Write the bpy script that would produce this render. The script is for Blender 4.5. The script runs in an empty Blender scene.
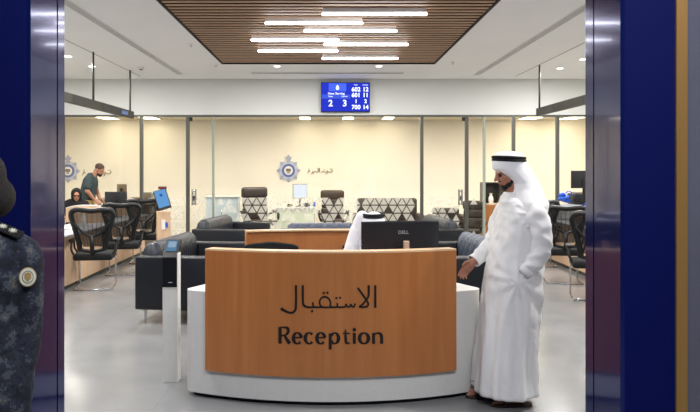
import bpy, bmesh, math, random
from mathutils import Vector, Matrix, Euler
PI = math.pi
R = math.radians
random.seed(7)
COL = bpy.context.scene.collection
SC = bpy.context.scene
CZ, F, VX, VY = 1.66, 700.0, 328.0, 168.0

# ------------------------------------------------------------------ camera
cam_d = bpy.data.cameras.new('camera')
cam_d.sensor_width = 36.0; cam_d.sensor_fit = 'HORIZONTAL'; cam_d.lens = 36.0
cam_d.shift_x = 22 / 700; cam_d.shift_y = -38 / 700
cam_d.clip_start = 0.05
cam = bpy.data.objects.new('camera', cam_d); COL.objects.link(cam)
cam.location = (0, 0, CZ); cam.rotation_euler = (R(90), 0, 0)
SC.camera = cam

# ------------------------------------------------------------------ world, exposure
w = bpy.data.worlds.new('world'); SC.world = w; w.use_nodes = True
w.node_tree.nodes['Background'].inputs[0].default_value = (0.5, 0.55, 0.7, 1)
w.node_tree.nodes['Background'].inputs[1].default_value = 0.05
SC.view_settings.view_transform = 'Standard'
SC.view_settings.look = 'None'
SC.view_settings.gamma = 1
SC.view_settings.use_curve_mapping = False
SC.view_settings.exposure = 0.0
LED_E = 13.0        # linear lamps under the slatted ceiling
DOWN_W = 50.0       # each recessed downlight of the hall, base for the added fill lamps
OFFICE_E = 11.0     # office ceiling panels
FRONT_W = 270.0      # wide unseen fill added in the corridor, washing towards the desk
CORR_W = 22.0        # unseen corridor lamps added for the officer and portal

def lin(c):
    c = c / 255.0
    return c / 12.92 if c <= 0.04045 else ((c + 0.055) / 1.055) ** 2.4
def rgb(r, g, b): return (lin(r), lin(g), lin(b), 1)

def area(name, loc, size, power, color=(1, 1, 1), shape='DISK', size_y=None, rot=(0, 0, 0), spread=None):
    l = bpy.data.lights.new(name, 'AREA'); l.shape = shape; l.size = size
    if size_y: l.size_y = size_y
    l.energy = power; l.color = color
    if spread: l.spread = spread
    o = bpy.data.objects.new(name, l); o.location = loc; o.rotation_euler = rot; COL.objects.link(o)
    return o

# ------------------------------------------------------------------ materials
MATS = {}
def mat(name, col, rough=0.5, metal=0.0, ior=1.45, emit=None, noise=None, bump=None, coat=0, sheen=0, sub=0, alpha=1):
    if name in MATS: return MATS[name]
    m = bpy.data.materials.new(name); m.use_nodes = True; MATS[name] = m
    nt = m.node_tree; b = nt.nodes['Principled BSDF']
    b.inputs['Base Color'].default_value = col
    b.inputs['Roughness'].default_value = rough
    b.inputs['Metallic'].default_value = metal
    b.inputs['IOR'].default_value = ior
    b.inputs['Coat Weight'].default_value = coat
    b.inputs['Sheen Weight'].default_value = sheen
    b.inputs['Subsurface Weight'].default_value = sub
    if sub: b.inputs['Subsurface Scale'].default_value = 0.02
    b.inputs['Alpha'].default_value = alpha
    if emit:
        b.inputs['Emission Color'].default_value = emit[0]; b.inputs['Emission Strength'].default_value = emit[1]
    if noise or bump:
        tc = nt.nodes.new('ShaderNodeTexCoord')
    if noise:   # (scale, amount, stretch xyz)
        sc, amt, st = noise
        mp = nt.nodes.new('ShaderNodeMapping'); mp.inputs['Scale'].default_value = st
        n = nt.nodes.new('ShaderNodeTexNoise'); n.inputs['Scale'].default_value = sc; n.inputs['Detail'].default_value = 6
        nt.links.new(tc.outputs['Object'], mp.inputs[0]); nt.links.new(mp.outputs[0], n.inputs['Vector'])
        r = nt.nodes.new('ShaderNodeValToRGB')
        r.color_ramp.elements[0].position = 0.3; r.color_ramp.elements[1].position = 0.7
        lo = tuple(max(0, c * (1 - amt)) for c in col[:3]) + (1,); hi = tuple(min(1, c * (1 + amt)) for c in col[:3]) + (1,)
        r.color_ramp.elements[0].color = lo; r.color_ramp.elements[1].color = hi
        nt.links.new(n.outputs['Fac'], r.inputs[0]); nt.links.new(r.outputs[0], b.inputs['Base Color'])
    if bump:    # (kind, scale, strength, stretch)
        kind, sc, strn, st = bump
        mp = nt.nodes.new('ShaderNodeMapping'); mp.inputs['Scale'].default_value = st
        nt.links.new(tc.outputs['Object'], mp.inputs[0])
        bp = nt.nodes.new('ShaderNodeBump'); bp.inputs['Strength'].default_value = strn; bp.inputs['Distance'].default_value = 0.01
        if kind == 'noise':
            n = nt.nodes.new('ShaderNodeTexNoise'); n.inputs['Scale'].default_value = sc; n.inputs['Detail'].default_value = 4
            nt.links.new(mp.outputs[0], n.inputs['Vector']); nt.links.new(n.outputs['Fac'], bp.inputs['Height'])
        elif kind == 'diamond':
            outs = []
            for a in (45, -45):
                mq = nt.nodes.new('ShaderNodeMapping'); mq.inputs['Rotation'].default_value = (0, R(a), 0)
                nt.links.new(mp.outputs[0], mq.inputs[0])
                wv = nt.nodes.new('ShaderNodeTexWave'); wv.inputs['Scale'].default_value = sc; wv.bands_direction = 'X'
                nt.links.new(mq.outputs[0], wv.inputs['Vector']); outs.append(wv)
            mx = nt.nodes.new('ShaderNodeMath'); mx.operation = 'MINIMUM'
            nt.links.new(outs[0].outputs['Fac'], mx.inputs[0]); nt.links.new(outs[1].outputs['Fac'], mx.inputs[1])
            pw = nt.nodes.new('ShaderNodeMath'); pw.operation = 'POWER'; pw.inputs[1].default_value = 0.35
            nt.links.new(mx.outputs[0], pw.inputs[0]); nt.links.new(pw.outputs[0], bp.inputs['Height'])
        elif kind == 'ribs':
            wv = nt.nodes.new('ShaderNodeTexWave'); wv.inputs['Scale'].default_value = sc; wv.bands_direction = 'X'
            nt.links.new(mp.outputs[0], wv.inputs['Vector'])
            pw = nt.nodes.new('ShaderNodeMath'); pw.operation = 'POWER'; pw.inputs[1].default_value = 0.35
            nt.links.new(wv.outputs['Fac'], pw.inputs[0]); nt.links.new(pw.outputs[0], bp.inputs['Height'])
        nt.links.new(bp.outputs[0], b.inputs['Normal'])
    return m

def emis(name, col, strength):
    if name in MATS: return MATS[name]
    m = bpy.data.materials.new(name); m.use_nodes = True; MATS[name] = m
    nt = m.node_tree; nt.nodes.clear()
    e = nt.nodes.new('ShaderNodeEmission'); e.inputs[0].default_value = col; e.inputs[1].default_value = strength
    o = nt.nodes.new('ShaderNodeOutputMaterial'); nt.links.new(e.outputs[0], o.inputs[0]); return m

def glassmat(name, tint, refl=0.06, rough=0.0):
    m = bpy.data.materials.new(name); m.use_nodes = True
    nt = m.node_tree; nt.nodes.clear()
    t = nt.nodes.new('ShaderNodeBsdfTransparent'); t.inputs[0].default_value = tint
    g = nt.nodes.new('ShaderNodeBsdfGlossy'); g.inputs['Roughness'].default_value = rough
    mx = nt.nodes.new('ShaderNodeMixShader'); mx.inputs[0].default_value = refl
    o = nt.nodes.new('ShaderNodeOutputMaterial')
    nt.links.new(t.outputs[0], mx.inputs[1]); nt.links.new(g.outputs[0], mx.inputs[2]); nt.links.new(mx.outputs[0], o.inputs[0])
    return m

def filmmat():
    m = bpy.data.materials.new('frosted film'); m.use_nodes = True
    nt = m.node_tree; nt.nodes.clear()
    t = nt.nodes.new('ShaderNodeBsdfTransparent')
    g = nt.nodes.new('ShaderNodeBsdfDiffuse'); g.inputs[0].default_value = (.74, .73, .68, 1)
    tl = nt.nodes.new('ShaderNodeBsdfTranslucent'); tl.inputs[0].default_value = (.8, .77, .7, 1)
    a = nt.nodes.new('ShaderNodeMixShader'); a.inputs[0].default_value = 0.5
    mx = nt.nodes.new('ShaderNodeMixShader'); mx.inputs[0].default_value = 0.55
    o = nt.nodes.new('ShaderNodeOutputMaterial')
    nt.links.new(g.outputs[0], a.inputs[1]); nt.links.new(tl.outputs[0], a.inputs[2])
    nt.links.new(t.outputs[0], mx.inputs[1]); nt.links.new(a.outputs[0], mx.inputs[2]); nt.links.new(mx.outputs[0], o.inputs[0])
    return m

def camo():
    m = bpy.data.materials.new('dark digital camouflage cloth'); m.use_nodes = True
    nt = m.node_tree; b = nt.nodes['Principled BSDF']; b.inputs['Roughness'].default_value = 0.9
    tc = nt.nodes.new('ShaderNodeTexCoord')
    sn = nt.nodes.new('ShaderNodeVectorMath'); sn.operation = 'SNAP'; sn.inputs[1].default_value = (.007, .007, .007)
    n = nt.nodes.new('ShaderNodeTexNoise'); n.inputs['Scale'].default_value = 15; n.inputs['Detail'].default_value = 5; n.inputs['Roughness'].default_value = .7
    r = nt.nodes.new('ShaderNodeValToRGB'); r.color_ramp.interpolation = 'CONSTANT'
    e = r.color_ramp.elements
    e[0].position = 0; e[0].color = rgb(16, 20, 32)
    e[1].position = .46; e[1].color = rgb(30, 35, 50)
    x = e.new(.55); x.color = rgb(62, 66, 74)
    x = e.new(.64); x.color = rgb(92, 88, 82)
    nt.links.new(tc.outputs['Object'], sn.inputs[0]); nt.links.new(sn.outputs[0], n.inputs['Vector'])
    nt.links.new(n.outputs['Fac'], r.inputs[0]); nt.links.new(r.outputs[0], b.inputs['Base Color'])
    return m

def wood(name, c1, c2, axis='Z', rough=0.4, scale=3.0, coat=0.0):
    m = bpy.data.materials.new(name); m.use_nodes = True
    nt = m.node_tree; b = nt.nodes['Principled BSDF']; b.inputs['Roughness'].default_value = rough
    b.inputs['Coat Weight'].default_value = coat
    tc = nt.nodes.new('ShaderNodeTexCoord'); mp = nt.nodes.new('ShaderNodeMapping')
    st = {'Z': (9, 9, .6), 'X': (.6, 9, 9), 'Y': (9, .6, 9)}[axis]
    mp.inputs['Scale'].default_value = st
    n = nt.nodes.new('ShaderNodeTexNoise'); n.inputs['Scale'].default_value = scale; n.inputs['Detail'].default_value = 8; n.inputs['Roughness'].default_value = .6
    r = nt.nodes.new('ShaderNodeValToRGB'); r.color_ramp.elements[0].position = .3; r.color_ramp.elements[1].position = .72
    r.color_ramp.elements[0].color = c1; r.color_ramp.elements[1].color = c2
    nt.links.new(tc.outputs['Object'], mp.inputs[0]); nt.links.new(mp.outputs[0], n.inputs['Vector'])
    nt.links.new(n.outputs['Fac'], r.inputs[0]); nt.links.new(r.outputs[0], b.inputs['Base Color'])
    return m

def floormat():
    m = bpy.data.materials.new('pale polished stone floor'); m.use_nodes = True
    nt = m.node_tree; b = nt.nodes['Principled BSDF']; b.inputs['Roughness'].default_value = 0.22
    tc = nt.nodes.new('ShaderNodeTexCoord')
    n = nt.nodes.new('ShaderNodeTexNoise'); n.inputs['Scale'].default_value = 1.3; n.inputs['Detail'].default_value = 8
    r = nt.nodes.new('ShaderNodeValToRGB')
    r.color_ramp.elements[0].position = .3; r.color_ramp.elements[0].color = rgb(128, 129, 130)
    r.color_ramp.elements[1].position = .7; r.color_ramp.elements[1].color = rgb(144, 144, 144)
    br = nt.nodes.new('ShaderNodeTexBrick'); br.offset = 0
    br.inputs['Scale'].default_value = 1; br.inputs['Brick Width'].default_value = 1.2; br.inputs['Row Height'].default_value = 1.2
    br.inputs['Mortar Size'].default_value = .004; br.inputs['Color1'].default_value = (1, 1, 1, 1); br.inputs['Color2'].default_value = (.97, .97, .97, 1)
    br.inputs['Mortar'].default_value = (.86, .86, .86, 1)
    mx = nt.nodes.new('ShaderNodeMixRGB'); mx.blend_type = 'MULTIPLY'; mx.inputs[0].default_value = 1
    nt.links.new(tc.outputs['Object'], n.inputs['Vector']); nt.links.new(tc.outputs['Object'], br.inputs['Vector'])
    nt.links.new(n.outputs['Fac'], r.inputs[0]); nt.links.new(r.outputs[0], mx.inputs[1]); nt.links.new(br.outputs[0], mx.inputs[2])
    nt.links.new(mx.outputs[0], b.inputs['Base Color'])
    rr = nt.nodes.new('ShaderNodeMapRange'); rr.inputs[3].default_value = .17; rr.inputs[4].default_value = .27
    n2 = nt.nodes.new('ShaderNodeTexNoise'); n2.inputs['Scale'].default_value = 4
    nt.links.new(tc.outputs['Object'], n2.inputs['Vector']); nt.links.new(n2.outputs['Fac'], rr.inputs[0]); nt.links.new(rr.outputs[0], b.inputs['Roughness'])
    return m

M_floor = floormat()
M_ceil = mat('white painted ceiling', rgb(246, 246, 244), .8, noise=(.8, .02, (1, 1, 1)))
M_bulk = mat('white painted bulkhead', rgb(212, 214, 210), .75, noise=(.8, .02, (1, 1, 1)))
M_cream = mat('cream painted wall', rgb(240, 232, 218), .7, noise=(.7, .03, (1, 1, 1)))
M_offceil = mat('office ceiling paint', rgb(225, 214, 190), .8, noise=(.7, .02, (1, 1, 1)))
M_navy = mat('matt navy panel', rgb(4, 13, 72), .6, 0, 1.2, noise=(3, .06, (1, 1, .2)))
M_navygloss = mat('glossy navy glass panel', rgb(22, 34, 100), .12, 0.5, 1.6, coat=.2, noise=(3, .05, (1, 1, .2)))
M_gold = mat('brushed brass trim', rgb(166, 128, 74), .4, .5, bump=('noise', 60, .1, (1, 1, .05)))
M_corr = mat('grey satin wall panel', rgb(90, 90, 104), .25, noise=(2, .08, (1, 1, 1)))
M_dark = mat('black recess', rgb(9, 9, 12), .6, noise=(5, .1, (1, 1, 1)))
M_slat = wood('walnut slats', rgb(160, 122, 92), rgb(184, 144, 110), 'X', .5, 2.5)
M_alum = mat('grey anodised aluminium', rgb(86, 86, 80), .45, .4, noise=(8, .05, (1, 1, .1)))
M_bar = mat('olive grey painted metal', rgb(68, 66, 60), .5, .2, noise=(6, .05, (1, 1, 1)))
M_bardk = mat('dark display segment', rgb(38, 37, 34), .35, noise=(6, .05, (1, 1, 1)))
M_desk = wood('honey oak veneer', rgb(164, 100, 50), rgb(182, 116, 62), 'Z', .38, 1.6, .15)
M_desktop = wood('pale oak edge', rgb(208, 170, 128), rgb(226, 190, 148), 'X', .4, 2)
M_white = mat('white solid surface', rgb(206, 205, 200), .45, noise=(40, .025, (1, 1, 1)))
M_letter = mat('black lettering', rgb(22, 17, 16), .45, noise=(20, .05, (1, 1, 1)))
M_peach = wood('pale peach laminate', rgb(204, 168, 134), rgb(222, 188, 154), 'Z', .45, 2)
M_top = mat('light grey worktop', rgb(176, 178, 182), .4, noise=(20, .04, (1, 1, 1)))
M_leather = mat('dark blue grey leather', rgb(17, 20, 26), .42, noise=(8, .1, (1, 1, 1)), bump=('noise', 120, .15, (1, 1, 1)))
M_quilt_lit = mat('quilted leather lightened as lit', rgb(72, 80, 96), .5, noise=(8, .06, (1, 1, 1)), bump=('diamond', 2.6, .9, (1, 1, 1)))  # same dark sofa leather, lightened to paint in light on the quilting
M_ribs = mat('channelled blue grey leather', rgb(36, 40, 48), .42, noise=(8, .06, (1, 1, 1)), bump=('ribs', 4.5, .8, (1, 1, 1)))
M_chrome = mat('chrome', rgb(200, 202, 205), .14, 1.0, noise=(5, .02, (1, 1, 1)))
M_black = mat('black plastic', rgb(13, 14, 16), .4, noise=(20, .08, (1, 1, 1)))
M_bezel = mat('dark monitor casing', rgb(30, 32, 36), .35, noise=(20, .06, (1, 1, 1)))
M_fab = mat('black seat fabric', rgb(13, 14, 16), .85, noise=(30, .12, (1, 1, 1)), bump=('noise', 250, .2, (1, 1, 1)))
M_brown = mat('dark brown leather', rgb(58, 48, 42), .4, noise=(8, .1, (1, 1, 1)), bump=('noise', 60, .2, (1, 1, 1)))
M_robe = mat('white cotton robe', rgb(232, 231, 230), .85, sheen=.1, noise=(3, .015, (1, 1, 1)), bump=('noise', 14, .35, (1, 1, .35)))
M_scarf = mat('white head cloth', rgb(238, 237, 238), .85, sheen=.1, noise=(5, .01, (1, 1, 1)), bump=('noise', 24, .25, (1, 1, .5)))
M_cord = mat('black head cord', rgb(16, 16, 18), .8, bump=('noise', 300, .6, (1, 1, 1)))
M_skin = mat('tan skin', rgb(168, 118, 92), .55, sub=.1, noise=(12, .06, (1, 1, 1)))
M_skindk = mat('brown skin', rgb(166, 114, 90), .55, sub=.1, noise=(12, .06, (1, 1, 1)))
M_beard = mat('dark hair', rgb(26, 20, 18), .75, noise=(60, .3, (1, 1, 1)), bump=('noise', 180, .8, (1, 1, .3)))
M_tee = mat('dark green grey cotton', rgb(52, 66, 66), .9, noise=(10, .08, (1, 1, 1)), bump=('noise', 25, .4, (1, 1, .6)))
M_khaki = mat('khaki cotton', rgb(178, 148, 96), .9, noise=(10, .08, (1, 1, 1)))
M_abaya = mat('black cloth', rgb(16, 15, 18), .9, noise=(10, .1, (1, 1, 1)), bump=('noise', 20, .4, (1, 1, .6)))
M_camo = camo()
M_sandal = mat('dark brown sandal leather', rgb(62, 48, 40), .55, noise=(20, .1, (1, 1, 1)))
M_blue = mat('blue plastic', rgb(30, 84, 190), .45, noise=(10, .06, (1, 1, 1)))
M_red = mat('dark red plastic', rgb(110, 40, 34), .5, noise=(10, .06, (1, 1, 1)))
M_paper = mat('white paper', rgb(228, 226, 222), .8, noise=(15, .02, (1, 1, 1)))
M_bluecrest = mat('blue enamel', rgb(92, 106, 168), .4, noise=(15, .04, (1, 1, 1)))
M_silver = mat('silver grey enamel', rgb(164, 168, 190), .4, .1, noise=(15, .05, (1, 1, 1)))
M_text = mat('gold grey wall lettering', rgb(140, 124, 98), .5, noise=(15, .04, (1, 1, 1)))
M_tan = mat('tan casing', rgb(120, 104, 84), .5, noise=(15, .05, (1, 1, 1)))
M_glass = glassmat('clear partition glass', (.97, .985, .97, 1), .03)
M_edge = mat('green glass edge', rgb(150, 158, 146), .2, noise=(5, .04, (1, 1, 1)))
M_film = filmmat()
M_net = bpy.data.materials.new('fine black net cloth'); M_net.use_nodes = True
_n = M_net.node_tree; _p = _n.nodes['Principled BSDF']; _p.inputs['Base Color'].default_value = rgb(13, 14, 16); _p.inputs['Roughness'].default_value = .8; _p.inputs['Alpha'].default_value = .72
M_led = emis('led diffuser', (1, .99, .98, 1), LED_E)
M_offled = emis('office light panel', (1, .86, .62, 1), OFFICE_E)
M_down = emis('downlight lens', (1, .95, .85, 1), 12)

# ------------------------------------------------------------------ mesh helper
class MB:
    def __init__(s): s.v = []; s.f = []
    def add(s, vs, fs):
        n = len(s.v); s.v += [Vector(p) for p in vs]; s.f += [tuple(i + n for i in f) for f in fs]; return s
    def box(s, x0, x1, y0, y1, z0, z1, M=None):
        vs = [Vector((x, y, z)) for x in (x0, x1) for y in (y0, y1) for z in (z0, z1)]
        if M: vs = [M @ v for v in vs]
        return s.add(vs, [(0, 1, 3, 2), (4, 6, 7, 5), (0, 4, 5, 1), (2, 3, 7, 6), (0, 2, 6, 4), (1, 5, 7, 3)])
    def rbox(s, x0, x1, y0, y1, z0, z1, r=.02, seg=3, M=None):
        bm = bmesh.new()
        bmesh.ops.create_cube(bm, size=1)
        for v in bm.verts:
            v.co = Vector(((x0 + x1) / 2 + v.co.x * (x1 - x0), (y0 + y1) / 2 + v.co.y * (y1 - y0), (z0 + z1) / 2 + v.co.z * (z1 - z0)))
        bmesh.ops.bevel(bm, geom=bm.edges[:], offset=r, segments=seg, affect='EDGES', profile=.5)
        bm.verts.index_update()
        vs = [(M @ v.co) if M else v.co.copy() for v in bm.verts]; fs = [tuple(v.index for v in f.verts) for f in bm.faces]
        bm.free(); return s.add(vs, fs)
    def tube(s, pts, rad, n=10, cap=True):
        pts = [Vector(p) for p in pts]; k = len(pts)
        if not hasattr(rad, '__len__'): rad = [rad] * k
        rings = []; prev = None
        for i, p in enumerate(pts):
            t = (pts[min(i + 1, k - 1)] - pts[max(i - 1, 0)]).normalized()
            if prev is None:
                a = Vector((0, 0, 1)) if abs(t.z) < .9 else Vector((1, 0, 0))
                u = t.cross(a).normalized()
            else:
                u = (prev - t * prev.dot(t)).normalized()
            prev = u; v = t.cross(u)
            r = rad[i]; ra, rb = (r if hasattr(r, '__len__') else (r, r))
            rings.append([p + u * math.cos(2 * PI * j / n) * ra + v * math.sin(2 * PI * j / n) * rb for j in range(n)])
        return s.rings(rings, cap)
    def rings(s, rings, cap=True, closed=True):
        n = len(rings[0]); vs = [q for r in rings for q in r]; fs = []
        for i in range(len(rings) - 1):
            for j in range(n if closed else n - 1):
                a, b = i * n + j, i * n + (j + 1) % n
                fs.append((a, b, b + n, a + n))
        if cap:
            fs.append(tuple(range(n - 1, -1, -1))); fs.append(tuple(range((len(rings) - 1) * n, len(rings) * n)))
        return s.add(vs, fs)
    def ell(s, c, r, M=None, nu=20, nv=12):
        c = Vector(c); vs = []; fs = []
        if not hasattr(r, '__len__'): r = (r, r, r)
        def tr(p): return c + (M @ p if M else p)
        vs.append(tr(Vector((0, 0, r[2]))))
        for i in range(1, nv):
            a = PI * i / nv
            for j in range(nu):
                b = 2 * PI * j / nu
                vs.append(tr(Vector((r[0] * math.sin(a) * math.cos(b), r[1] * math.sin(a) * math.sin(b), r[2] * math.cos(a)))))
        vs.append(tr(Vector((0, 0, -r[2]))))
        for j in range(nu): fs.append((0, 1 + j, 1 + (j + 1) % nu))
        for i in range(nv - 2):
            for j in range(nu):
                a = 1 + i * nu + j; b = 1 + i * nu + (j + 1) % nu
                fs.append((a, a + nu, b + nu, b))
        L = len(vs) - 1; o = 1 + (nv - 2) * nu
        for j in range(nu): fs.append((o + j, L, o + (j + 1) % nu))
        return s.add(vs, fs)
    def caps(s, p0, r0, p1, r1, n=14):
        p0 = Vector(p0); p1 = Vector(p1)
        s.ell(p0, r0, nu=n, nv=8); s.ell(p1, r1, nu=n, nv=8)
        return s.tube([p0, p1], [r0, r1], n)
    def prism(s, poly, y0, y1, M=None):       # polygon in XZ extruded along Y
        n = len(poly)
        vs = [Vector((p[0], y0, p[1])) for p in poly] + [Vector((p[0], y1, p[1])) for p in poly]
        if M: vs = [M @ v for v in vs]
        fs = [tuple(range(n)), tuple(range(2 * n - 1, n - 1, -1))] + [(i, i + n, (i + 1) % n + n, (i + 1) % n) for i in range(n)]
        return s.add(vs, fs)
    def slab(s, poly, z0, z1, M=None):        # polygon in XY extruded along Z
        n = len(poly)
        vs = [Vector((p[0], p[1], z0)) for p in poly] + [Vector((p[0], p[1], z1)) for p in poly]
        if M: vs = [M @ v for v in vs]
        fs = [tuple(range(n)), tuple(range(2 * n - 1, n - 1, -1))] + [(i, i + n, (i + 1) % n + n, (i + 1) % n) for i in range(n)]
        return s.add(vs, fs)
    def lathe(s, prof, n=24, c=(0, 0, 0)):
        c = Vector(c)
        return s.rings([[c + Vector((r * math.cos(2 * PI * j / n), r * math.sin(2 * PI * j / n), z)) for j in range(n)] for r, z in prof])
    def mesh(s, name):
        me = bpy.data.meshes.new(name); me.from_pydata([tuple(v) for v in s.v], [], s.f)
        bm = bmesh.new(); bm.from_mesh(me); bmesh.ops.recalc_face_normals(bm, faces=bm.faces[:]); bm.to_mesh(me); bm.free()
        return me
    def build(s, name, m, parent=None, smooth=False, bevel=0, voxel=0, sm=6, loc=None, rot=None):
        me = s.mesh(name)
        o = bpy.data.objects.new(name, me)
        if voxel:
            COL.objects.link(o)
            a = o.modifiers.new('r', 'REMESH'); a.mode = 'VOXEL'; a.voxel_size = voxel
            b = o.modifiers.new('s', 'SMOOTH'); b.factor = .5; b.iterations = sm
            dg = bpy.context.evaluated_depsgraph_get()
            me2 = bpy.data.meshes.new_from_object(o.evaluated_get(dg))
            bpy.data.objects.remove(o); bpy.data.meshes.remove(me)
            me = me2; me.name = name; o = bpy.data.objects.new(name, me); smooth = True
        me.materials.clear(); me.materials.append(m)
        COL.objects.link(o)
        if parent: o.parent = parent
        if loc is not None: o.location = loc
        if rot is not None: o.rotation_euler = rot
        if smooth:
            me.polygons.foreach_set('use_smooth', [True] * len(me.polygons))
            if smooth == 'auto':
                e = o.modifiers.new('edge_split', 'EDGE_SPLIT'); e.split_angle = R(40)
        if bevel:
            bv = o.modifiers.new('bevel', 'BEVEL'); bv.width = bevel; bv.segments = 2; bv.limit_method = 'ANGLE'
        return o

def thing(name, label, cat, loc=(0, 0, 0), rz=0, group=None):
    o = bpy.data.objects.new(name, None); COL.objects.link(o); o.empty_display_size = .1
    o.location = loc; o.rotation_euler = (0, 0, rz)
    o['label'] = label; o['category'] = cat
    if group: o['group'] = group
    return o
def tag(o, label, cat, group=None):
    o['label'] = label; o['category'] = cat
    if group: o['group'] = group
    return o
def struct(o, label=None):
    o['kind'] = 'structure'
    if label: o['label'] = label
    return o
def kids(o): return [c for c in COL.objects if c.parent == o]
def dup(root, loc, rz, label, group=None):
    def cp(o, par):
        c = o.copy(); COL.objects.link(c)
        if par: c.parent = par
        for k in kids(o): cp(k, c)
        return c
    r = cp(root, None); r.location = loc; r.rotation_euler = (0, 0, rz); r['label'] = label
    if group: r['group'] = group
    return r
def P(px, py, D): return Vector(((px - VX) / F * D, D, CZ - (py - VY) / F * D))
def PXx(px, D): return (px - VX) / F * D
def PZ(py, D): return CZ - (py - VY) / F * D

H = 3.40
YG = 13.69      # glass wall plane
YB = 17.3       # office back wall
# ================================================================== STRUCTURE
struct(MB().box(-7, 7, -3, YB + .2, -.1, 0).build('floor', M_floor), 'pale grey polished stone floor with faint joints')
# hall ceiling with an opening for the slat panel
SX0, SX1, SY0, SY1 = -1.78, 1.79, 4.6, 11.72
mb = MB()
mb.box(-7, SX0, 3.66, YG + .2, H, H + .15); mb.box(SX1, 7, 3.66, YG + .2, H, H + .15)
mb.box(SX0, SX1, 3.66, SY0, H, H + .15); mb.box(SX0, SX1, SY1, YG + .2, H, H + .15)
struct(mb.build('ceiling', M_ceil), 'white plasterboard ceiling of the hall')
HCO = 4.6      # unseen corridor height, raised so the added fill stays out of glass reflections
struct(MB().box(-7, 7, 3.25, 3.66, H, HCO).build('wall_front', M_navy), 'wall above the portal opening')
struct(MB().box(-7, 7, -3, 3.66, HCO, HCO + .15).build('ceiling', M_corr), 'ceiling of the corridor before the portal')
struct(MB().box(-7, 7, YG + .2, YB, 2.85, 2.95).build('ceiling', M_offceil), 'cream office ceiling behind the glass')
struct(MB().box(-7, 7, YG, YG + .2, 2.70, H).build('wall_back', M_bulk), 'white bulkhead above the glass partition')
struct(MB().box(-7, 7, YB, YB + .2, 0, 2.95).build('wall_back', M_cream), 'cream back wall of the offices')
struct(MB().box(-7.2, -7, -3, YB + .2, 0, 4.6).build('wall_left', M_cream))
struct(MB().box(7, 7.2, -3, YB + .2, 0, 4.6).build('wall_right', M_cream))
struct(MB().box(-7, 7, -3.2, -3, 0, 4.6).build('wall_front', M_corr))
# portal jambs
XL, XR = -1.38, 1.357
struct(MB().box(-7, XL - .02, 3.25, 3.66, 0, H).build('wall_front_left', M_navy), 'navy portal wall behind the officer')
mb = MB(); mb.box(XL - .02, XL, 3.25, 3.562, 0, H)
struct(mb.build('trim_1', M_navygloss), 'glossy navy reveal panel of the portal')
struct(MB().box(XL - .02, XL, 3.578, 3.665, 0, H).build('trim_2', M_navygloss), 'narrow glossy navy strip at the inner edge of the portal')
struct(MB().box(XL - .019, XL - .012, 3.562, 3.578, 0, H).build('trim_3', M_dark), 'dark joint between reveal panels')
struct(MB().box(XR + .02, 1.611, 3.25, 3.66, 0, H).build('wall_front_right', M_navy), 'navy portal pier beside the brass strip')
struct(MB().box(XR, XR + .02, 3.25, 3.567, 0, H).build('trim_4', M_navygloss))
struct(MB().box(XR, XR + .02, 3.583, 3.69, 0, H).build('trim_5', M_navygloss))
struct(MB().box(XR + .012, XR + .019, 3.567, 3.583, 0, H).build('trim_6', M_dark))
struct(MB().box(1.611, 1.662, 3.235, 3.3, 0, H).build('trim_7', M_gold), 'vertical brushed brass strip')
struct(MB().box(1.611, 7, 3.3, 3.66, 0, H).build('wall_front_right', M_corr), 'grey satin wall beyond the brass strip')
# ceiling seams
struct(MB().box(-3.565, -3.553, 3.7, YG - .4, H - .003, H + .01).build('trim_8', M_alum))
struct(MB().box(3.553, 3.565, 3.7, YG - .4, H - .003, H + .01).build('trim_9', M_alum))

# slatted panel
t = thing('slat_ceiling_panel', 'recessed walnut slat panel set in the white hall ceiling', 'ceiling panel', (0, (SY0 + SY1) / 2, H))
cy = (SY0 + SY1) / 2
MB().box(SX0, SX1, SY0 - cy, SY1 - cy, .16, .18).build('backing_board', M_dark, t)
mb = MB(); mc = MB(); y = SY0 + .03
while y < SY1 - .05:
    mb.box(SX0 + .03, SX1 - .03, y - cy, y - cy + .088, .010, .0145); mc.box(SX0 + .03, SX1 - .03, y - cy + .006, y - cy + .082, .0146, .07); y += .150
mb.build('slats', M_slat, t); mc.build('slat_shade_cores', M_dark, t)  # dark cores paint in the shade on the slat sides
mb = MB()
for xa, xb in ((SX0, SX0 + .022), (SX1 - .022, SX1)): mb.box(xa, xb, SY0 - cy, SY1 - cy, -.004, .16)
for ya, yb in ((SY0, SY0 + .02), (SY1 - .02, SY1)): mb.box(SX0 + .022, SX1 - .022, ya - cy, yb - cy, -.004, .16)
mb.build('edge_trim', M_dark, t)
# the seven LED bars
leds = [(14, 322, 427, 'longest-looking LED bar, first of seven counting from the entrance'),
        (23, 265, 363, 'LED bar second from the entrance, offset towards the waiting counters with a wall crest'),
        (31, 304, 397, 'LED bar third from the entrance, centred under the walnut slats'),
        (40, 251, 339, 'LED bar fourth from the entrance, ending beside the fifth bar'),
        (44.5, 324, 408, 'LED bar fifth from the entrance, just behind the end of the fourth'),
        (51, 258, 338, 'LED bar sixth from the entrance, one before the last'),
        (58.5, 322, 398, 'LED bar at the far edge of the slat panel, above the screen')]
for py, xa, xb, lab in leds:
    z = H - .055; D = (z - CZ) * F / (VY - py)
    x0, x1 = PXx(xa, D), PXx(xb, D)
    o = thing('linear_lamp', lab, 'ceiling light', ((x0 + x1) / 2, D, z), 0, 'linear lamps on the slat panel')
    L = (x1 - x0) / 2
    MB().rbox(-L, L, -.022, .022, -.014, .014, .010).build('diffuser', M_led, o, True)
    MB().box(-L + .01, L - .01, -.018, .018, .0141, .062).build('housing', M_ceil, o)

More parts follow.
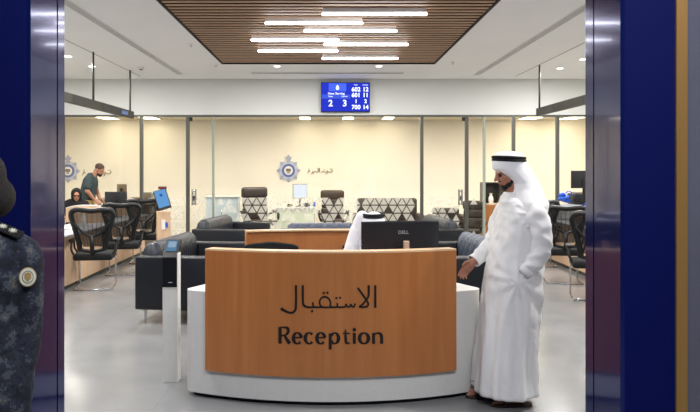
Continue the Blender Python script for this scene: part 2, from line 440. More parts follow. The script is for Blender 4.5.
# slot diffusers
def slot(px, name, label, x0, x1, y0, y1, along):
    t = thing('slot_diffuser', label, 'air vent', ((x0 + x1) / 2, (y0 + y1) / 2, H))
    hx, hy = (x1 - x0) / 2, (y1 - y0) / 2
    MB().box(-hx, hx, -hy, hy, -.006, -.002).build('backing', M_bar, t)
    mb = MB()
    n = 4
    for k in range(n + 1):
        if along == 'Y':
            c = -hx + 2 * hx * k / n; mb.box(c - .0045, c + .0045, -hy, hy, -.012, -.004)
        elif k in (0, n):
            c = -hy + 2 * hy * k / n; mb.box(-hx, hx, c - .006, c + .006, -.012, -.004)
    mb.build('frame', M_ceil, t)
slot(0, '', 'long grey slot vent in the ceiling beside the beam over the man in green', -2.785, -2.69, 5.0, 12.95, 'Y')
slot(0, '', 'long grey slot vent in the ceiling above the man in the white robe', 2.73, 2.825, 5.0, 13.1, 'Y')
slot(0, '', 'short slot vent between the slat panel and the bulkhead with the screen', -1.40, 1.38, 12.75, 12.85, 'X')

# downlights : recessed rings with a lamp each; added fill lamps have no ring
def downlight(x, y, z, lab, power=DOWN_W, r=.055, color=(1, .985, .97), vis=True):
    t = thing('downlight', lab, 'ceiling light', (x, y, z), 0, 'recessed downlights') if vis else None
    if vis:
        MB().lathe([(r + .016, -.001), (r + .016, -.009), (r, -.009), (r, -.001)], 20).build('ring', M_ceil, t, 'auto')
        MB().lathe([(0.001, -.001), (0.001, -.004), (r, -.004), (r, -.001)], 20).build('lens', M_down, t)
    area('downlight_and_fill', (x, y, z - .012), r * 1.8, power, color)
dl = [(68, 56, 'downlight beside the portal jamb, above the first counter'), (92, 66, 'downlight by the hanging rod of the counter beam over the man in green'),
      (277, 66, 'downlight between the slat panel and the screen, over the crest'), (379, 66, 'downlight between the slat panel and the screen, over the curved monitor'),
      (560, 68, 'downlight over the robed man, the one closer to the bulkhead'), (583, 59, 'downlight over the robed man, the one beside the navy jamb')]
for px, py, lab in dl:
    D = (H - CZ) * F / (VY - py); downlight(PXx(px, D), D, H, lab)
extra = [(-2.25, 4.9), (2.25, 4.9), (-2.25, 7.0), (2.25, 7.0), (-4.4, 6.4), (4.4, 6.4), (-2.25, 9.2), (2.25, 9.2), (-5.2, 9.6), (5.2, 9.6)]  # bare lamps without fixtures, added to fill the hall with light
for k, (x, y) in enumerate(extra):
    downlight(x, y, H, '', DOWN_W * 1.3, vis=False)
for k, (x, y) in enumerate([(-1.8, 1.2), (1.8, 1.2), (0, -1)]):  # unseen lamps added to light the officer and the navy faces
    downlight(x, y, 4.58, '', CORR_W, color=(.8, .85, 1), vis=False)
area('corridor_fill', (.9, .2, 4.45), 3.4, FRONT_W, (.96, .97, 1), 'RECTANGLE', .9, rot=(R(50), 0, R(6)))  # invented fill, tilted into the hall to brighten desk front and robe
# detector, sprinklers
D = (H - CZ) * F / (VY - 67)
o = thing('smoke_detector', 'small round smoke detector on the ceiling near the end of the hanging beam', 'smoke detector', (PXx(141, D), D, H))
MB().lathe([(.055, 0), (.055, -.02), (.045, -.035), (.02, -.042)], 20).build('body', M_paper, o, 'auto')
MB().lathe([(.03, -.036), (.03, -.05), (.01, -.054)], 16).build('sensor', M_bar, o, 'auto')
for px, py, lab in ((191, 44, 'small sprinkler in the ceiling beside the slat panel edge'), (216, 65, 'small sprinkler at the far corner of the slat panel'), (453, 62, 'small sprinkler on the ceiling beyond the slat panel, over the robed man side')):
    D = (H - CZ) * F / (VY - py)
    o = thing('sprinkler', lab, 'sprinkler', (PXx(px, D), D, H))
    MB().lathe([(.035, 0), (.035, -.006), (.012, -.01), (.012, -.03)], 16).build('plate', M_paper, o, 'auto')
    MB().lathe([(.018, -.032), (.018, -.036)], 12).build('deflector', M_chrome, o)

# ------------------------------------------------------------------ glass partition
ZT = 2.66
struct(MB().box(-7, 7, YG, YG + .08, ZT, 2.70).build('trim_10', M_alum), 'grey aluminium head rail of the glass partition')
struct(MB().box(-7, 7, YG, YG + .08, 0, .03).build('trim_11', M_alum), 'floor rail of the glass partition')
def film(x0, x1, z0, z1, y, seed):
    rnd = random.Random(seed); mb = MB()
    h, wd = .158, .178; r = 0; z = z1 - h
    while z > z0:
        k = 0; x = x0 + (wd / 2 if r % 2 else 0)
        while x + wd * .5 < x1:
            g = .016
            if rnd.random() > .16 and x + wd < x1:
                mb.add([(x + g, y, z + g * .7), (x + wd - g, y, z + g * .7), (x + wd / 2, y, z + h - g * 1.3)], [(0, 1, 2)])
            if rnd.random() > .16 and x + 1.5 * wd < x1:
                mb.add([(x + wd / 2 + g, y, z + h - g * .7), (x + 1.5 * wd - g, y, z + h - g * .7), (x + wd, y, z + g * 1.3)], [(0, 1, 2)])
            x += wd
        z -= h; r += 1
    return mb
mull = [(-7.0, 'e'), (-5.2, 'm'), (PXx(141, YG), 'm'), (PXx(187.5, YG), 'd'), (PXx(213, YG), 'g'), (PXx(422, YG), 'm'), (PXx(467, YG), 'd'), (PXx(484.5, YG), 'g'), (PXx(514, YG), 'm'), (PXx(558, YG), 'm'), (6.98, 'e')]
wn = 1; dn = 1
for i in range(len(mull) - 1):
    x0, x1 = mull[i][0] + .03, mull[i + 1][0] - .03
    isdoor = i in (3, 5)
    nm = 'door_%d' % dn if isdoor else 'window_%d' % wn
    if isdoor: dn += 1
    else: wn += 1
    e = thing(nm, 'x', 'x', ((x0 + x1) / 2, YG + .04, 0)); del e['category']; struct(e, 'glass door in the office partition' if isdoor else 'fixed glass panel of the office partition with frosted triangles')
    cx = (x0 + x1) / 2
    MB().box(x0 - cx, x1 - cx, -.006, .006, .035, ZT - .005).build('glass_pane', M_glass, e)
    film(x0 - cx + .02, x1 - cx - .02, .25, 1.09, -.0075, i).build('frosted_film', M_film, e)
    if isdoor:
        hx = (x0 - cx + .09) if i == 3 else (x1 - cx - .09)
        mb = MB()
        for s in (-1, 1):
            mb.tube([(hx - .03, s * .05, .93), (hx - .03, s * .05, 1.24)], .009); mb.tube([(hx + .03, s * .05, .93), (hx + .03, s * .05, 1.24)], .009)
            for z in (.96, 1.21): mb.tube([(hx - .03, s * .05, z), (hx + .03, s * .05, z)], .009)
            mb.tube([(hx, 0, 1.2), (hx, s * .05, 1.2)], .008); mb.tube([(hx, 0, .97), (hx, s * .05, .97)], .008)
        mb.rbox(hx - .022, hx + .022, -.03, .03, 1.02, 1.12, .004)
        mb.build('handle', M_chrome, e, 'auto')
        MB().box((x0 if i == 3 else x1 - .06) - cx, (x0 + .06 if i == 3 else x1) - cx, -.02, .02, ZT - .08, ZT - .006).build('pivot', M_black, e)
tn = 12
for x, k in mull[1:-1]:
    wdt = {'m': .03, 'd': .033, 'g': .022}[k]
    struct(MB().box(x - wdt, x + wdt, YG, YG + .08, .03, ZT).build('trim_%d' % tn, M_edge if k == 'g' else M_alum, bevel=.004)); tn += 1

# office ceiling panels
for px, wd, lab in ((108, .36, 'office ceiling light over the standing man in green'), (150, .36, 'office ceiling light above the self service screen'), (305, .27, 'office ceiling light straight above the wall crest'),
                    (348, .27, 'middle office ceiling light below the number screen'), (388, .27, 'office ceiling light above the curved monitor'), (530, .42, 'office ceiling light above the robed man'), (571, .42, 'office ceiling light above the wall-side counter monitor')):
    o = thing('office_light', lab, 'ceiling light', (PXx(px, 16.6), 16.55, 2.85), 0, 'ceiling lights of the glazed offices')
    MB().rbox(-wd / 2, wd / 2, -.42, .42, -.012, -.002, .004).build('diffuser', M_offled, o)
    mb = MB()
    for s in (-1, 1): mb.box(s * wd / 2 - .012, s * wd / 2 + .012, -.43, .43, -.016, -.001)
    mb.build('frame', M_paper, o)
for x in (-5.5, -3.0, -.9, 1.2, 3.4, 5.6):
    area('office_lamp', (x, 15.0, 2.83), .5, 62 if x > -2 else 42, (1, .92, .83), 'RECTANGLE', .5)

# ------------------------------------------------------------------ strokes (lettering)
def catmull(pts, n=8):
    out = []
    for i in range(len(pts) - 1):
        p0 = pts[max(i - 1, 0)]; p1 = pts[i]; p2 = pts[i + 1]; p3 = pts[min(i + 2, len(pts) - 1)]
        for k in range(n):
            t = k / n
            out.append(tuple(.5 * ((2 * b) + (-a + c) * t + (2 * a - 5 * b + 4 * c - d) * t * t + (-a + 3 * b - 3 * c + d) * t ** 3) for a, b, c, d in zip(p0, p1, p2, p3)))
    out.append(tuple(pts[-1])); return out
def stroke(mb, pts, mp, th, curve=True, n=6):
    """pts (u, v, width); mp(u, v, d) -> point"""
    q = catmull(pts, n) if curve else pts
    if not curve:
        q2 = []
        for a, b in zip(q[:-1], q[1:]):
            for k in range(4): q2.append(tuple(x + (y - x) * k / 4 for x, y in zip(a, b)))
        q2.append(q[-1]); q = q2
    rings = []
    for i, (u, v, wd) in enumerate(q):
        a = q[max(i - 1, 0)]; b = q[min(i + 1, len(q) - 1)]
        tx, ty = b[0] - a[0], b[1] - a[1]; l = math.hypot(tx, ty) or 1; nx, ny = -ty / l * wd / 2, tx / l * wd / 2
        rings.append([mp(u + nx, v + ny, 0), mp(u - nx, v - ny, 0), mp(u - nx, v - ny, th), mp(u + nx, v + ny, th)])
    mb.rings(rings)
def dot(mb, u, v, r, mp, th, sq=False):
    n = 4 if sq else 12
    mb.rings([[mp(u + r * math.cos(2 * PI * k / n), v + r * math.sin(2 * PI * k / n), d) for k in range(n)] for d in (0, th)])

ARABIC = dict(
    strokes=[([(568, 52, 12), (568, 168, 12)], False),
             ([(478, 66, 11), (505, 103, 11), (528, 138, 10), (532, 152, 10), (520, 163, 10), (487, 163, 9), (505, 148, 9), (528, 118, 10), (534, 98, 12), (534, 52, 12)], True),
             ([(464, 146, 9), (460, 160, 9), (450, 163, 8), (442, 150, 8), (438, 161, 9), (424, 163, 8), (418, 150, 8), (412, 163, 9), (395, 165, 9), (376, 163, 9), (372, 144, 9)], True),
             ([(376, 164, 9), (350, 165, 9), (300, 165, 9), (283, 150, 9), (285, 125, 9), (303, 112, 9), (325, 118, 9), (338, 140, 9), (336, 155, 9), (345, 165, 9)], True),
             ([(300, 165, 9), (262, 165, 9), (250, 161, 9), (246, 140, 9)], True),
             ([(256, 165, 9), (222, 165, 10), (204, 158, 12), (196, 140, 12), (195, 52, 12)], True),
             ([(160, 52, 12), (160, 150, 12), (156, 180, 12), (138, 194, 11), (112, 188, 11), (82, 172, 15)], True)],
    dots=[(303, 92, 7), (322, 91, 7), (368, 118, 6.5), (387, 117, 6.5), (243, 186, 7)])
def cL(cx, cy, rx, ry, a0, a1, wf, n=14):
    return [(cx + rx * math.cos(R(a0 + (a1 - a0) * k / n)), cy - ry * math.sin(R(a0 + (a1 - a0) * k / n)), wf(R(a0 + (a1 - a0) * k / n))) for k in range(n + 1)]
thk = lambda a: 7 + 12 * abs(math.cos(a)) ** 1.3
LATIN = []
LATIN += [([(78, 268, 17), (78, 352, 17)], False), ([(78, 270, 7), (98, 268, 8), (118, 275, 15), (119, 295, 15), (104, 309, 8), (84, 311, 7)], True), ([(100, 309, 10), (112, 330, 16), (128, 352, 18)], False)]
for ex in (167, 288):
    LATIN += [(cL(ex, 325, 20, 28, 5, 318, thk), True), ([(ex - 19, 322, 7), (ex + 22, 322, 7)], False)]
LATIN += [(cL(228, 325, 20, 28, 42, 318, thk), True)]
LATIN += [([(336, 300, 16), (336, 383, 16)], False), (cL(359, 325, 20, 27, 150, -150, thk), True)]
LATIN += [([(415, 280, 7), (416, 335, 15), (421, 350, 12), (437, 349, 6)], True), ([(400, 300, 7), (438, 300, 7)], False)]
LATIN += [([(460, 298, 16), (460, 353, 16)], False)]
LATIN += [(cL(510, 325, 23, 27, 90, 450, thk, 22), True)]
LATIN += [([(559, 298, 15), (559, 353, 16)], False), ([(560, 314, 7), (571, 301, 8), (590, 300, 12), (600, 314, 16), (601, 353, 16)], True)]

# ================================================================== RECEPTION DESK
DC = Vector((0.02, 7.23, 0))
t = thing('reception_desk', 'curved reception desk with oak front panel on a white base, lettered Reception', 'reception desk', (DC.x, 5.3, 0))
def arcp(r, a): return (r * math.sin(a), (DC.y - 5.3) - r * math.cos(a))
def footprint(r0, r1, a, rc=.09, n=28, off=0):
    def arcp(r, b): b += off; return (r * math.sin(b), (DC.y - 5.3) - r * math.cos(b))
    pts = []
    for k in range(n + 1): pts.append(arcp(r1, -a + 2 * a * k / n))
    # rounded right end
    for k in range(1, 8):
        q = k / 8 * PI / 2
        pts.append(arcp(r1 - rc + rc * math.cos(q), a + rc / r1 * math.sin(q)))
    for k in range(0, 8):
        q = k / 8 * PI / 2
        pts.append(arcp(r0 + rc - rc * math.sin(q), a + rc / r1 * math.cos(q)))
    for k in range(n + 1): pts.append(arcp(r0, a - 2 * a * k / n))
    for k in range(1, 8):
        q = k / 8 * PI / 2
        pts.append(arcp(r0 + rc - rc * math.cos(q), -a - rc / r1 * math.sin(q)))
    for k in range(0, 8):
        q = k / 8 * PI / 2
        pts.append(arcp(r1 - rc + rc * math.sin(q), -a - rc / r1 * math.cos(q)))
    return pts
def arcwall(r0, r1, a0, a1, z0, z1, n=40, cy_=DC.y - 5.3, sgn=1):
    mb = MB(); rr = []
    for k in range(n + 1):
        a = a0 + (a1 - a0) * k / n
        rr.append([Vector((r * math.sin(a), cy_ - sgn * r * math.cos(a), z)) for r, z in ((r0, z0), (r1, z0), (r1, z1), (r0, z1))])
    return mb.rings(rr)
MB().slab(footprint(1.96, 2.37, R(25.7), .09, off=R(.6)), .035, .77).build('base', M_white, t, 'auto')
arcwall(1.68, 1.959, -R(25), R(26), .735, .77).build('worktop', M_white, t)
MB().slab(footprint(2.0, 2.325, R(25.2), .09, off=R(.6)), 0, .035).build('plinth', M_dark, t)
PA = R(21.9)
arcwall(2.305, 2.405, -PA, PA, .215, 1.072).build('front_panel', M_desk, t)
arcwall(2.30, 2.405, -PA, PA, 1.072, 1.084).build('counter_edge', M_desktop, t)
def deskmap(u, v, d):
    px = 265 + u / 5.154; py = 275 + v / 5.15
    rad = 2.4055 + d
    # solve for the arc position whose view from the visitor side matches the measured lettering layout
    a = (px - 331.5) / (F * 2.405 / 4.93)
    for _ in range(6):
        X = 2.405 * math.sin(a); Dp = 7.23 - 2.405 * math.cos(a)
        a += ((px - VX) / F - (X + .02) / Dp) * 2.0
    z = CZ - (py - VY) / F * (7.23 - 2.405 * math.cos(a))
    return Vector((rad * math.sin(a), (DC.y - 5.3) - rad * math.cos(a), z))
mb = MB()
for pts, cv in ARABIC['strokes']: stroke(mb, pts, deskmap, .004, cv)
for u, v, r in ARABIC['dots']: dot(mb, u, v, r * 1.1, deskmap, .004, True)
o = mb.build('arabic_lettering', M_letter, t)
mb = MB()
for pts, cv in LATIN: stroke(mb, pts, deskmap, .004, cv)
dot(mb, 460, 281, 9.5, deskmap, .004)
mb.build('latin_lettering', M_letter, t)

# rear counter of the desk ring
t = thing('rear_counter', 'low curved oak counter closing the ring behind the reception chairs', 'counter', (0.02, 6.6, 0))
arcwall(2.35, 2.42, R(-19.2), R(18.9), .12, 1.068, 30, cy_=-2.35, sgn=-1).build('panel', M_desk, t)
arcwall(2.32, 2.425, R(-19.2), R(18.9), 1.068, 1.082, 30, cy_=-2.35, sgn=-1).build('counter_edge', M_desktop, t)
arcwall(2.36, 2.40, R(-18), R(18), 0, .12, 30, cy_=-2.35, sgn=-1).build('plinth', M_dark, t)

# ------------------------------------------------------------------ monitors
def textmesh(s, size, name, m, parent, loc, rot=(R(90), 0, 0), align='CENTER', bold=0.0):
    c = bpy.data.curves.new('t', 'FONT'); c.body = s; c.size = size; c.align_x = align; c.align_y = 'CENTER'; c.extrude = .0008; c.offset = bold
    o = bpy.data.objects.new('t', c); COL.objects.link(o)
    dg = bpy.context.evaluated_depsgraph_get(); me = bpy.data.meshes.new_from_object(o.evaluated_get(dg))
    bpy.data.objects.remove(o); bpy.data.curves.remove(c)
    me.materials.clear(); me.materials.append(m); me.name = name
    q = bpy.data.objects.new(name, me); COL.objects.link(q); q.parent = parent; q.location = loc; q.rotation_euler = rot
    return q
M_scr = emis('monitor picture', (.35, .5, .75, 1), .9)
M_scrw = emis('monitor white page', (.85, .9, 1, 1), 1.1)
M_scrb = emis('kiosk blue picture', (.13, .34, .66, 1), 1.0)
def monitor(name, label, loc, rz, w=.5, h=.3, z=.12, screen=M_scr, casing=M_bezel, stand=M_black, cat='monitor', tilt=0):
    """face towards local -Y; loc at foot"""
    t = thing(name, label, cat, loc, rz)
    Mx = Matrix.Translation((0, 0, z + h / 2)) @ Euler((tilt, 0, 0)).to_matrix().to_4x4()
    MB().rbox(-w / 2, w / 2, -.012, .018, -h / 2, h / 2, .006, M=Mx).build('casing', casing, t, 'auto')
    MB().rbox(-w / 2 + .012, w / 2 - .012, -.0145, -.0115, -h / 2 + .015, h / 2 - .012, .001, M=Mx).build('screen', screen, t)
    MB().rbox(-.025, .025, .02, .04, .01, z + h * .5, .006).build('stand', stand, t, 'auto')
    MB().rbox(-.1, .1, -.06, .09, 0, .012, .005).build('foot', stand, t, 'auto')
    return t
# curved desktop monitor seen from behind, standing on the desk (worktop .77)
t = thing('curved_monitor', 'large curved black monitor seen from behind on the reception desk', 'monitor', (PXx(400, 5.42), 5.40, .77))
wm = .60; rr = []
for k in range(17):
    a = -1 + 2 * k / 16; x = a * wm / 2; yb = .035 * a * a       # ends come forward to its user (+Y)
    z0 = .145 ; z1 = .482 - .010 * (-a * .6 + .4) + .004 * (1 - a * a)
    rr.append([Vector((x, yb - .018, z0 + .01)), Vector((x, yb - .018, z1 - .01)), Vector((x, yb - .006, z1)), Vector((x, yb + .012, z1)), Vector((x, yb + .012, z0)), Vector((x, yb - .006, z0))])
MB().rings(rr).build('casing', M_bezel, t, 'auto')
rr = []
for k in range(17):
    a = -1 + 2 * k / 16; x = a * (wm / 2 - .012); yb = .035 * a * a
    rr.append([Vector((x, yb + .0122, .16)), Vector((x, yb + .0122, .46)), Vector((x, yb + .014, .46)), Vector((x, yb + .014, .16))])
MB().rings(rr).build('screen', M_scr, t)
hb = MB().lathe([(.002, 0), (.05, 0), (.055, -.02), (.055, -.03)], 24)
for v in hb.v: v.xyz = Vector((v.x - .0, v.z - .012, v.y + .25))
hb.build('mount_hub', M_black, t, 'auto')
MB().rbox(.018, .062, -.075, -.045, 0, .335, .006).build('stand', mat('champagne metal', rgb(206, 176, 152), .35, .5, noise=(5, .03, (1, 1, 1))), t, 'auto')
MB().rbox(-.13, .14, -.12, .1, 0, .012, .005).build('foot', M_black, t, 'auto')
textmesh('DELL', .036, 'logo', mat('grey logo', rgb(140, 142, 146), .4, noise=(5, .03, (1, 1, 1))), t, (.022, -.0195, .395), bold=.0008)

# ------------------------------------------------------------------ number display
t = thing('number_display', 'blue queue number screen hung on the white bulkhead, showing counters 2 and 3', 'display', (PXx(345.5, 13.6), 13.64, PZ(97, 13.6)))
W2, H2 = .465, .275
MB().rbox(-W2 - .012, W2 + .012, -.03, .045, -H2 - .012, H2 + .012, .006).build('casing', M_black, t, 'auto')
M_tvb = emis('display blue', (.018, .03, .42, 1), 1.5); M_tvb2 = emis('display light blue', (.06, .12, .85, 1), 1.4); M_tvw = emis('display white', (.85, .9, 1, 1), 1.6)
sc = MB().box(-W2, W2, -.033, -.0305, -H2, H2).build('screen', M_tvb, t)
MB().box(-W2 + .14, W2 - .45, -.0345, -.0332, .11, H2 - .01).build('header', M_tvb2, t)
mb = MB()
mb.prism(catmull([(-.155, .24), (-.125, .19), (-.13, .15), (-.155, .14), (-.18, .15), (-.185, .19), (-.155, .24)], 5)[:-1], -.0356, -.0347)
mb.build('drop_logo', M_tvw, t)
M_tvs = emis('display stripe', (.05, .10, .6, 1), 1.3)
MB().box(-W2, .09, -.0345, -.0332, -.03, .05).build('stripe', M_tvs, t)
for s, sz, x, z, b in (('Now Serving', .062, -.18, .068, .001), ('Ticket', .035, -.29, .012, .0005), ('Counter', .035, -.02, .012, .0005), ('2', .17, -.29, -.125, .004), ('3', .17, -.015, -.125, .004),
                       ('602', .115, .205, .145, .003), ('12', .115, .39, .145, .003), ('601', .115, .205, .035, .003), ('11', .115, .39, .035, .003),
                       ('1', .1, .205, -.085, .003), ('2', .1, .39, -.085, .003), ('700', .115, .205, -.2, .003), ('14', .115, .39, -.2, .003), ('Ticket', .03, .2, .235, .0005), ('Counter', .03, .385, .235, .0005)):
    textmesh(s, sz, 'text', M_tvw, t, (x, -.0362, z), bold=b)

# ------------------------------------------------------------------ wall crests and lettering
def crest(label, px, py, Dd=YB - .02, r=.30):
    p = P(px, py, Dd)
    t = thing('wall_crest', label, 'crest', (p.x, YB - .012, p.z))
    def starpoly(r1, r2, n, off=0): return [((r1 if k % 2 == 0 else r2) * math.sin(PI * k / n + off), (r1 if k % 2 == 0 else r2) * math.cos(PI * k / n + off)) for k in range(2 * n)]
    MB().prism(starpoly(r, r * .72, 8), -.012, .006).build('star', M_silver, t)
    MB().prism(starpoly(r * .86, r * .62, 8, PI / 8), -.016, -.0125).build('rays', mat('pale silver enamel', rgb(190, 194, 210), .4, noise=(9, .04, (1, 1, 1))), t)
    def disc(r_, y0, y1, m, nm): MB().prism([(r_ * math.cos(2 * PI * k / 28), r_ * math.sin(2 * PI * k / 28)) for k in range(28)], y0, y1).build(nm, m, t)
    disc(r * .55, -.022, -.0165, M_bluecrest, 'ring')
    disc(r * .36, -.026, -.0225, M_paper, 'medallion')
    MB().box(-r * .2, r * .2, -.029, -.0262, -r * .08, r * .16).box(-r * .12, r * .12, -.0285, -.0262, -r * .22, -r * .12).build('shield', M_tan, t)
    mb = MB(); z0 = r * .98
    mb.prism([(-.06, z0 - .03), (.06, z0 - .03), (.085, z0 + .05), (.045, z0 + .03), (.03, z0 + .075), (0, z0 + .1), (-.03, z0 + .075), (-.045, z0 + .03), (-.085, z0 + .05)], -.014, .004)
    mb.build('crown', M_silver, t)
    return t
crest('blue and silver police crest on the cream wall behind the office desk', 288.5, 170.5)
crest('blue and silver crest on the cream wall by the portal jamb, behind the seated woman', 68, 171)
def wallscript(label, px0, px1, py, variant):
    t = thing('wall_lettering', label, 'lettering', ((PXx(px0, YB) + PXx(px1, YB)) / 2, YB - .006, PZ(py, YB)))
    wd = PXx(px1, YB) - PXx(px0, YB); mb = MB()
    s = wd / 520.0
    def mp(u, v, d): return Vector(((u - 330) * s, -d, -(v - 125) * s * .8))
    base = [([(560, 110, 20), (540, 160, 18), (500, 165, 16), (470, 150, 16)], True), ([(455, 120, 18), (450, 190, 16), (425, 215, 14)], True), ([(440, 160, 16), (400, 165, 16), (380, 135, 16), (360, 160, 16), (330, 165, 16)], True),
            ([(300, 60, 20), (300, 165, 20)], False), ([(270, 60, 20), (270, 160, 18), (240, 165, 16), (215, 140, 16), (200, 165, 16), (170, 165, 16)], True), ([(165, 140, 18), (155, 195, 16), (125, 215, 14)], True), ([(110, 165, 16), (90, 110, 16), (75, 165, 16), (60, 200, 14)], True)]
    for pts, cv in base: stroke(mb, pts, mp, .006, cv, 4)
    for u, v in ((520, 90), (545, 85), (400, 100), (180, 200), (90, 85)): dot(mb, u, v, 13, mp, .006, True)
    mb.build('letters', M_text, t)
wallscript('small grey Arabic lettering on the cream wall beside the crest over the office desk', 308, 334, 170.5, 0)
wallscript('small grey Arabic lettering on the cream wall behind the man in green', 83, 113, 172, 0)

# ------------------------------------------------------------------ hanging counter beams
def beam(label, X, y0, y1, rods, face, disp):
    t = thing('hanging_beam', label, 'sign beam', (X, (y0 + y1) / 2, 2.5)); cy = (y0 + y1) / 2
    MB().rbox(-.03, .03, y0 - cy, y1 - cy, .045, .175, .004).build('beam', M_bar, t)
    for y in rods: MB().tube([(0, y - cy, .17), (0, y - cy, .9 - .001)], .016, 10).build('rod', M_bar, t, True)
    for y in disp: MB().box(face * .03, face * .0325, y - cy - .17, y - cy + .17, .06, .16).build('display_segment', M_bardk, t)
    if face > 0:
        q = MB().box(.03, .033, y1 - cy - .75, y1 - cy - .40, .08, .14).build('number_window', emis('counter number glow', (.3, .4, .75, 1), .6), t)
beam('grey beam hung on two rods over the counters with the man in green', -3.52, 5.0, PXx(134, 1) and 12.6, (5.6, 8.05, 10.5, 12.45), 1, (9.75, 11.0))
beam('grey beam hung on rods behind the robed man, over the counters with the blue bag', 3.58, 5.0, 11.95, (5.6, 8.7, 11.85), -1, (9.9, 11.2))

# ------------------------------------------------------------------ sofas
def sofa(label, loc, rz, w=1.62, d=.86, quilt=M_ribs, group='lounge sofas', arms=True):
    """faces local -Y, origin at centre of footprint"""
    t = thing('lounge_sofa', label, 'sofa', loc, rz, group)
    hw, hd = w / 2, d / 2; aw = .15
    MB().rbox(-hw + aw + .002, hw - aw - .002, -hd + .04, hd - .02, .15, .30, .015).build('frame', M_leather, t, 'auto')
    for s in (-1, 1):
        x0, x1 = sorted((s * hw, s * (hw - aw)))
        MB().rbox(x0, x1, -hd, hd, .15, .72, .022).build('arm', M_leather, t, 'auto')
    n = 2 if w > 1.2 else 1; cw = (w - 2 * aw) / n
    for k in range(n):
        x0 = -hw + aw + cw * k
        MB().rbox(x0 + .006, x0 + cw - .006, -hd + .01, hd - .2, .302, .45, .035).build('seat_cushion', M_leather, t, 'auto')
    # back : rounded quilted roll
    prof = [(.20, .30), (.20, .60), (.165, .74), (.12, .82), (.06, .865), (.0, .87), (-.01, .80), (-.01, .30)]
    bw = hw - .01
    pr = catmull([(hd - .0 - (0.20 - p[0]) * 1.0, p[1]) for p in []] or [(0, 0), (0, 0)], 1)
    back = MB(); rings_ = []
    prof = [(hd - .01, .30), (hd - .01, .60), (hd - .012, .72), (hd - .035, .80), (hd - .075, .845), (hd - .125, .86), (hd - .175, .845), (hd - .215, .80), (hd - .235, .72), (hd - .225, .58), (hd - .195, .46), (hd - .19, .30)]
    N = 26
    for k in range(N + 1):
        a = -1 + 2 * k / N; e = max(0, abs(a) - .9) / .1; sc_ = 1 - .10 * e * e
        x = a * (hw - aw - .004) if not arms else a * (hw - aw - .004)
        cyy, czz = hd - .12, .55
        rings_.append([Vector((x, cyy + (p[0] - cyy) * sc_, czz + (p[1] - czz) * sc_)) for p in prof])
    back.rings(rings_); back.build('back_cushion', quilt, t, True)
    mb = MB().rbox(-hw + aw, hw - aw, hd - .03, hd, .15, .70, .012)
    mb.build('back_frame', M_leather, t, 'auto')
    for sx in (-1, 1):
        for sy in (-1, 1):
            x, y = sx * (hw - .08), sy * (hd - .09)
            mb = MB().tube([(x, y, .149), (x, y, .0)], [.018, .012], 10); mb.box(x - .05, x + .05, y - .02, y + .02, .138, .149)
            mb.build('leg', M_chrome, t)
    return t
def sofa_at(label, corner, rz, quilt=M_ribs):
    w, d = 1.62, .86
    Rm = Matrix.Rotation(rz, 3, 'Z')
    # corner = near back corner; for rz>0 (facing +X) near end is local x = -w/2
    s = -1 if rz > 0 else 1
    off = Rm @ Vector((s * w / 2, d / 2, 0))
    return sofa(label, Vector((corner[0], corner[1], 0)) - off, rz, quilt=quilt)
sofa_at('dark leather sofa directly behind the self service post, facing the desk', (-2.06, 7.45), R(83))
sofa_at('dark leather sofa by the glass door with the handle, beyond the sofa behind the post', (-2.10, 10.75), R(81))
sofa_at('blue grey ribbed sofa partly hidden by the robed man', (2.04, 7.45), R(-83), M_quilt_lit)
sofa_at('dark sofa beyond the curved monitor, in front of the glass door', (2.08, 10.75), R(-81))
sofa('quilted sofa, light painted into its cushion, behind the rear counter, seen over its edge', (.12, 10.5, 0), R(180), w=1.72, quilt=M_quilt_lit)

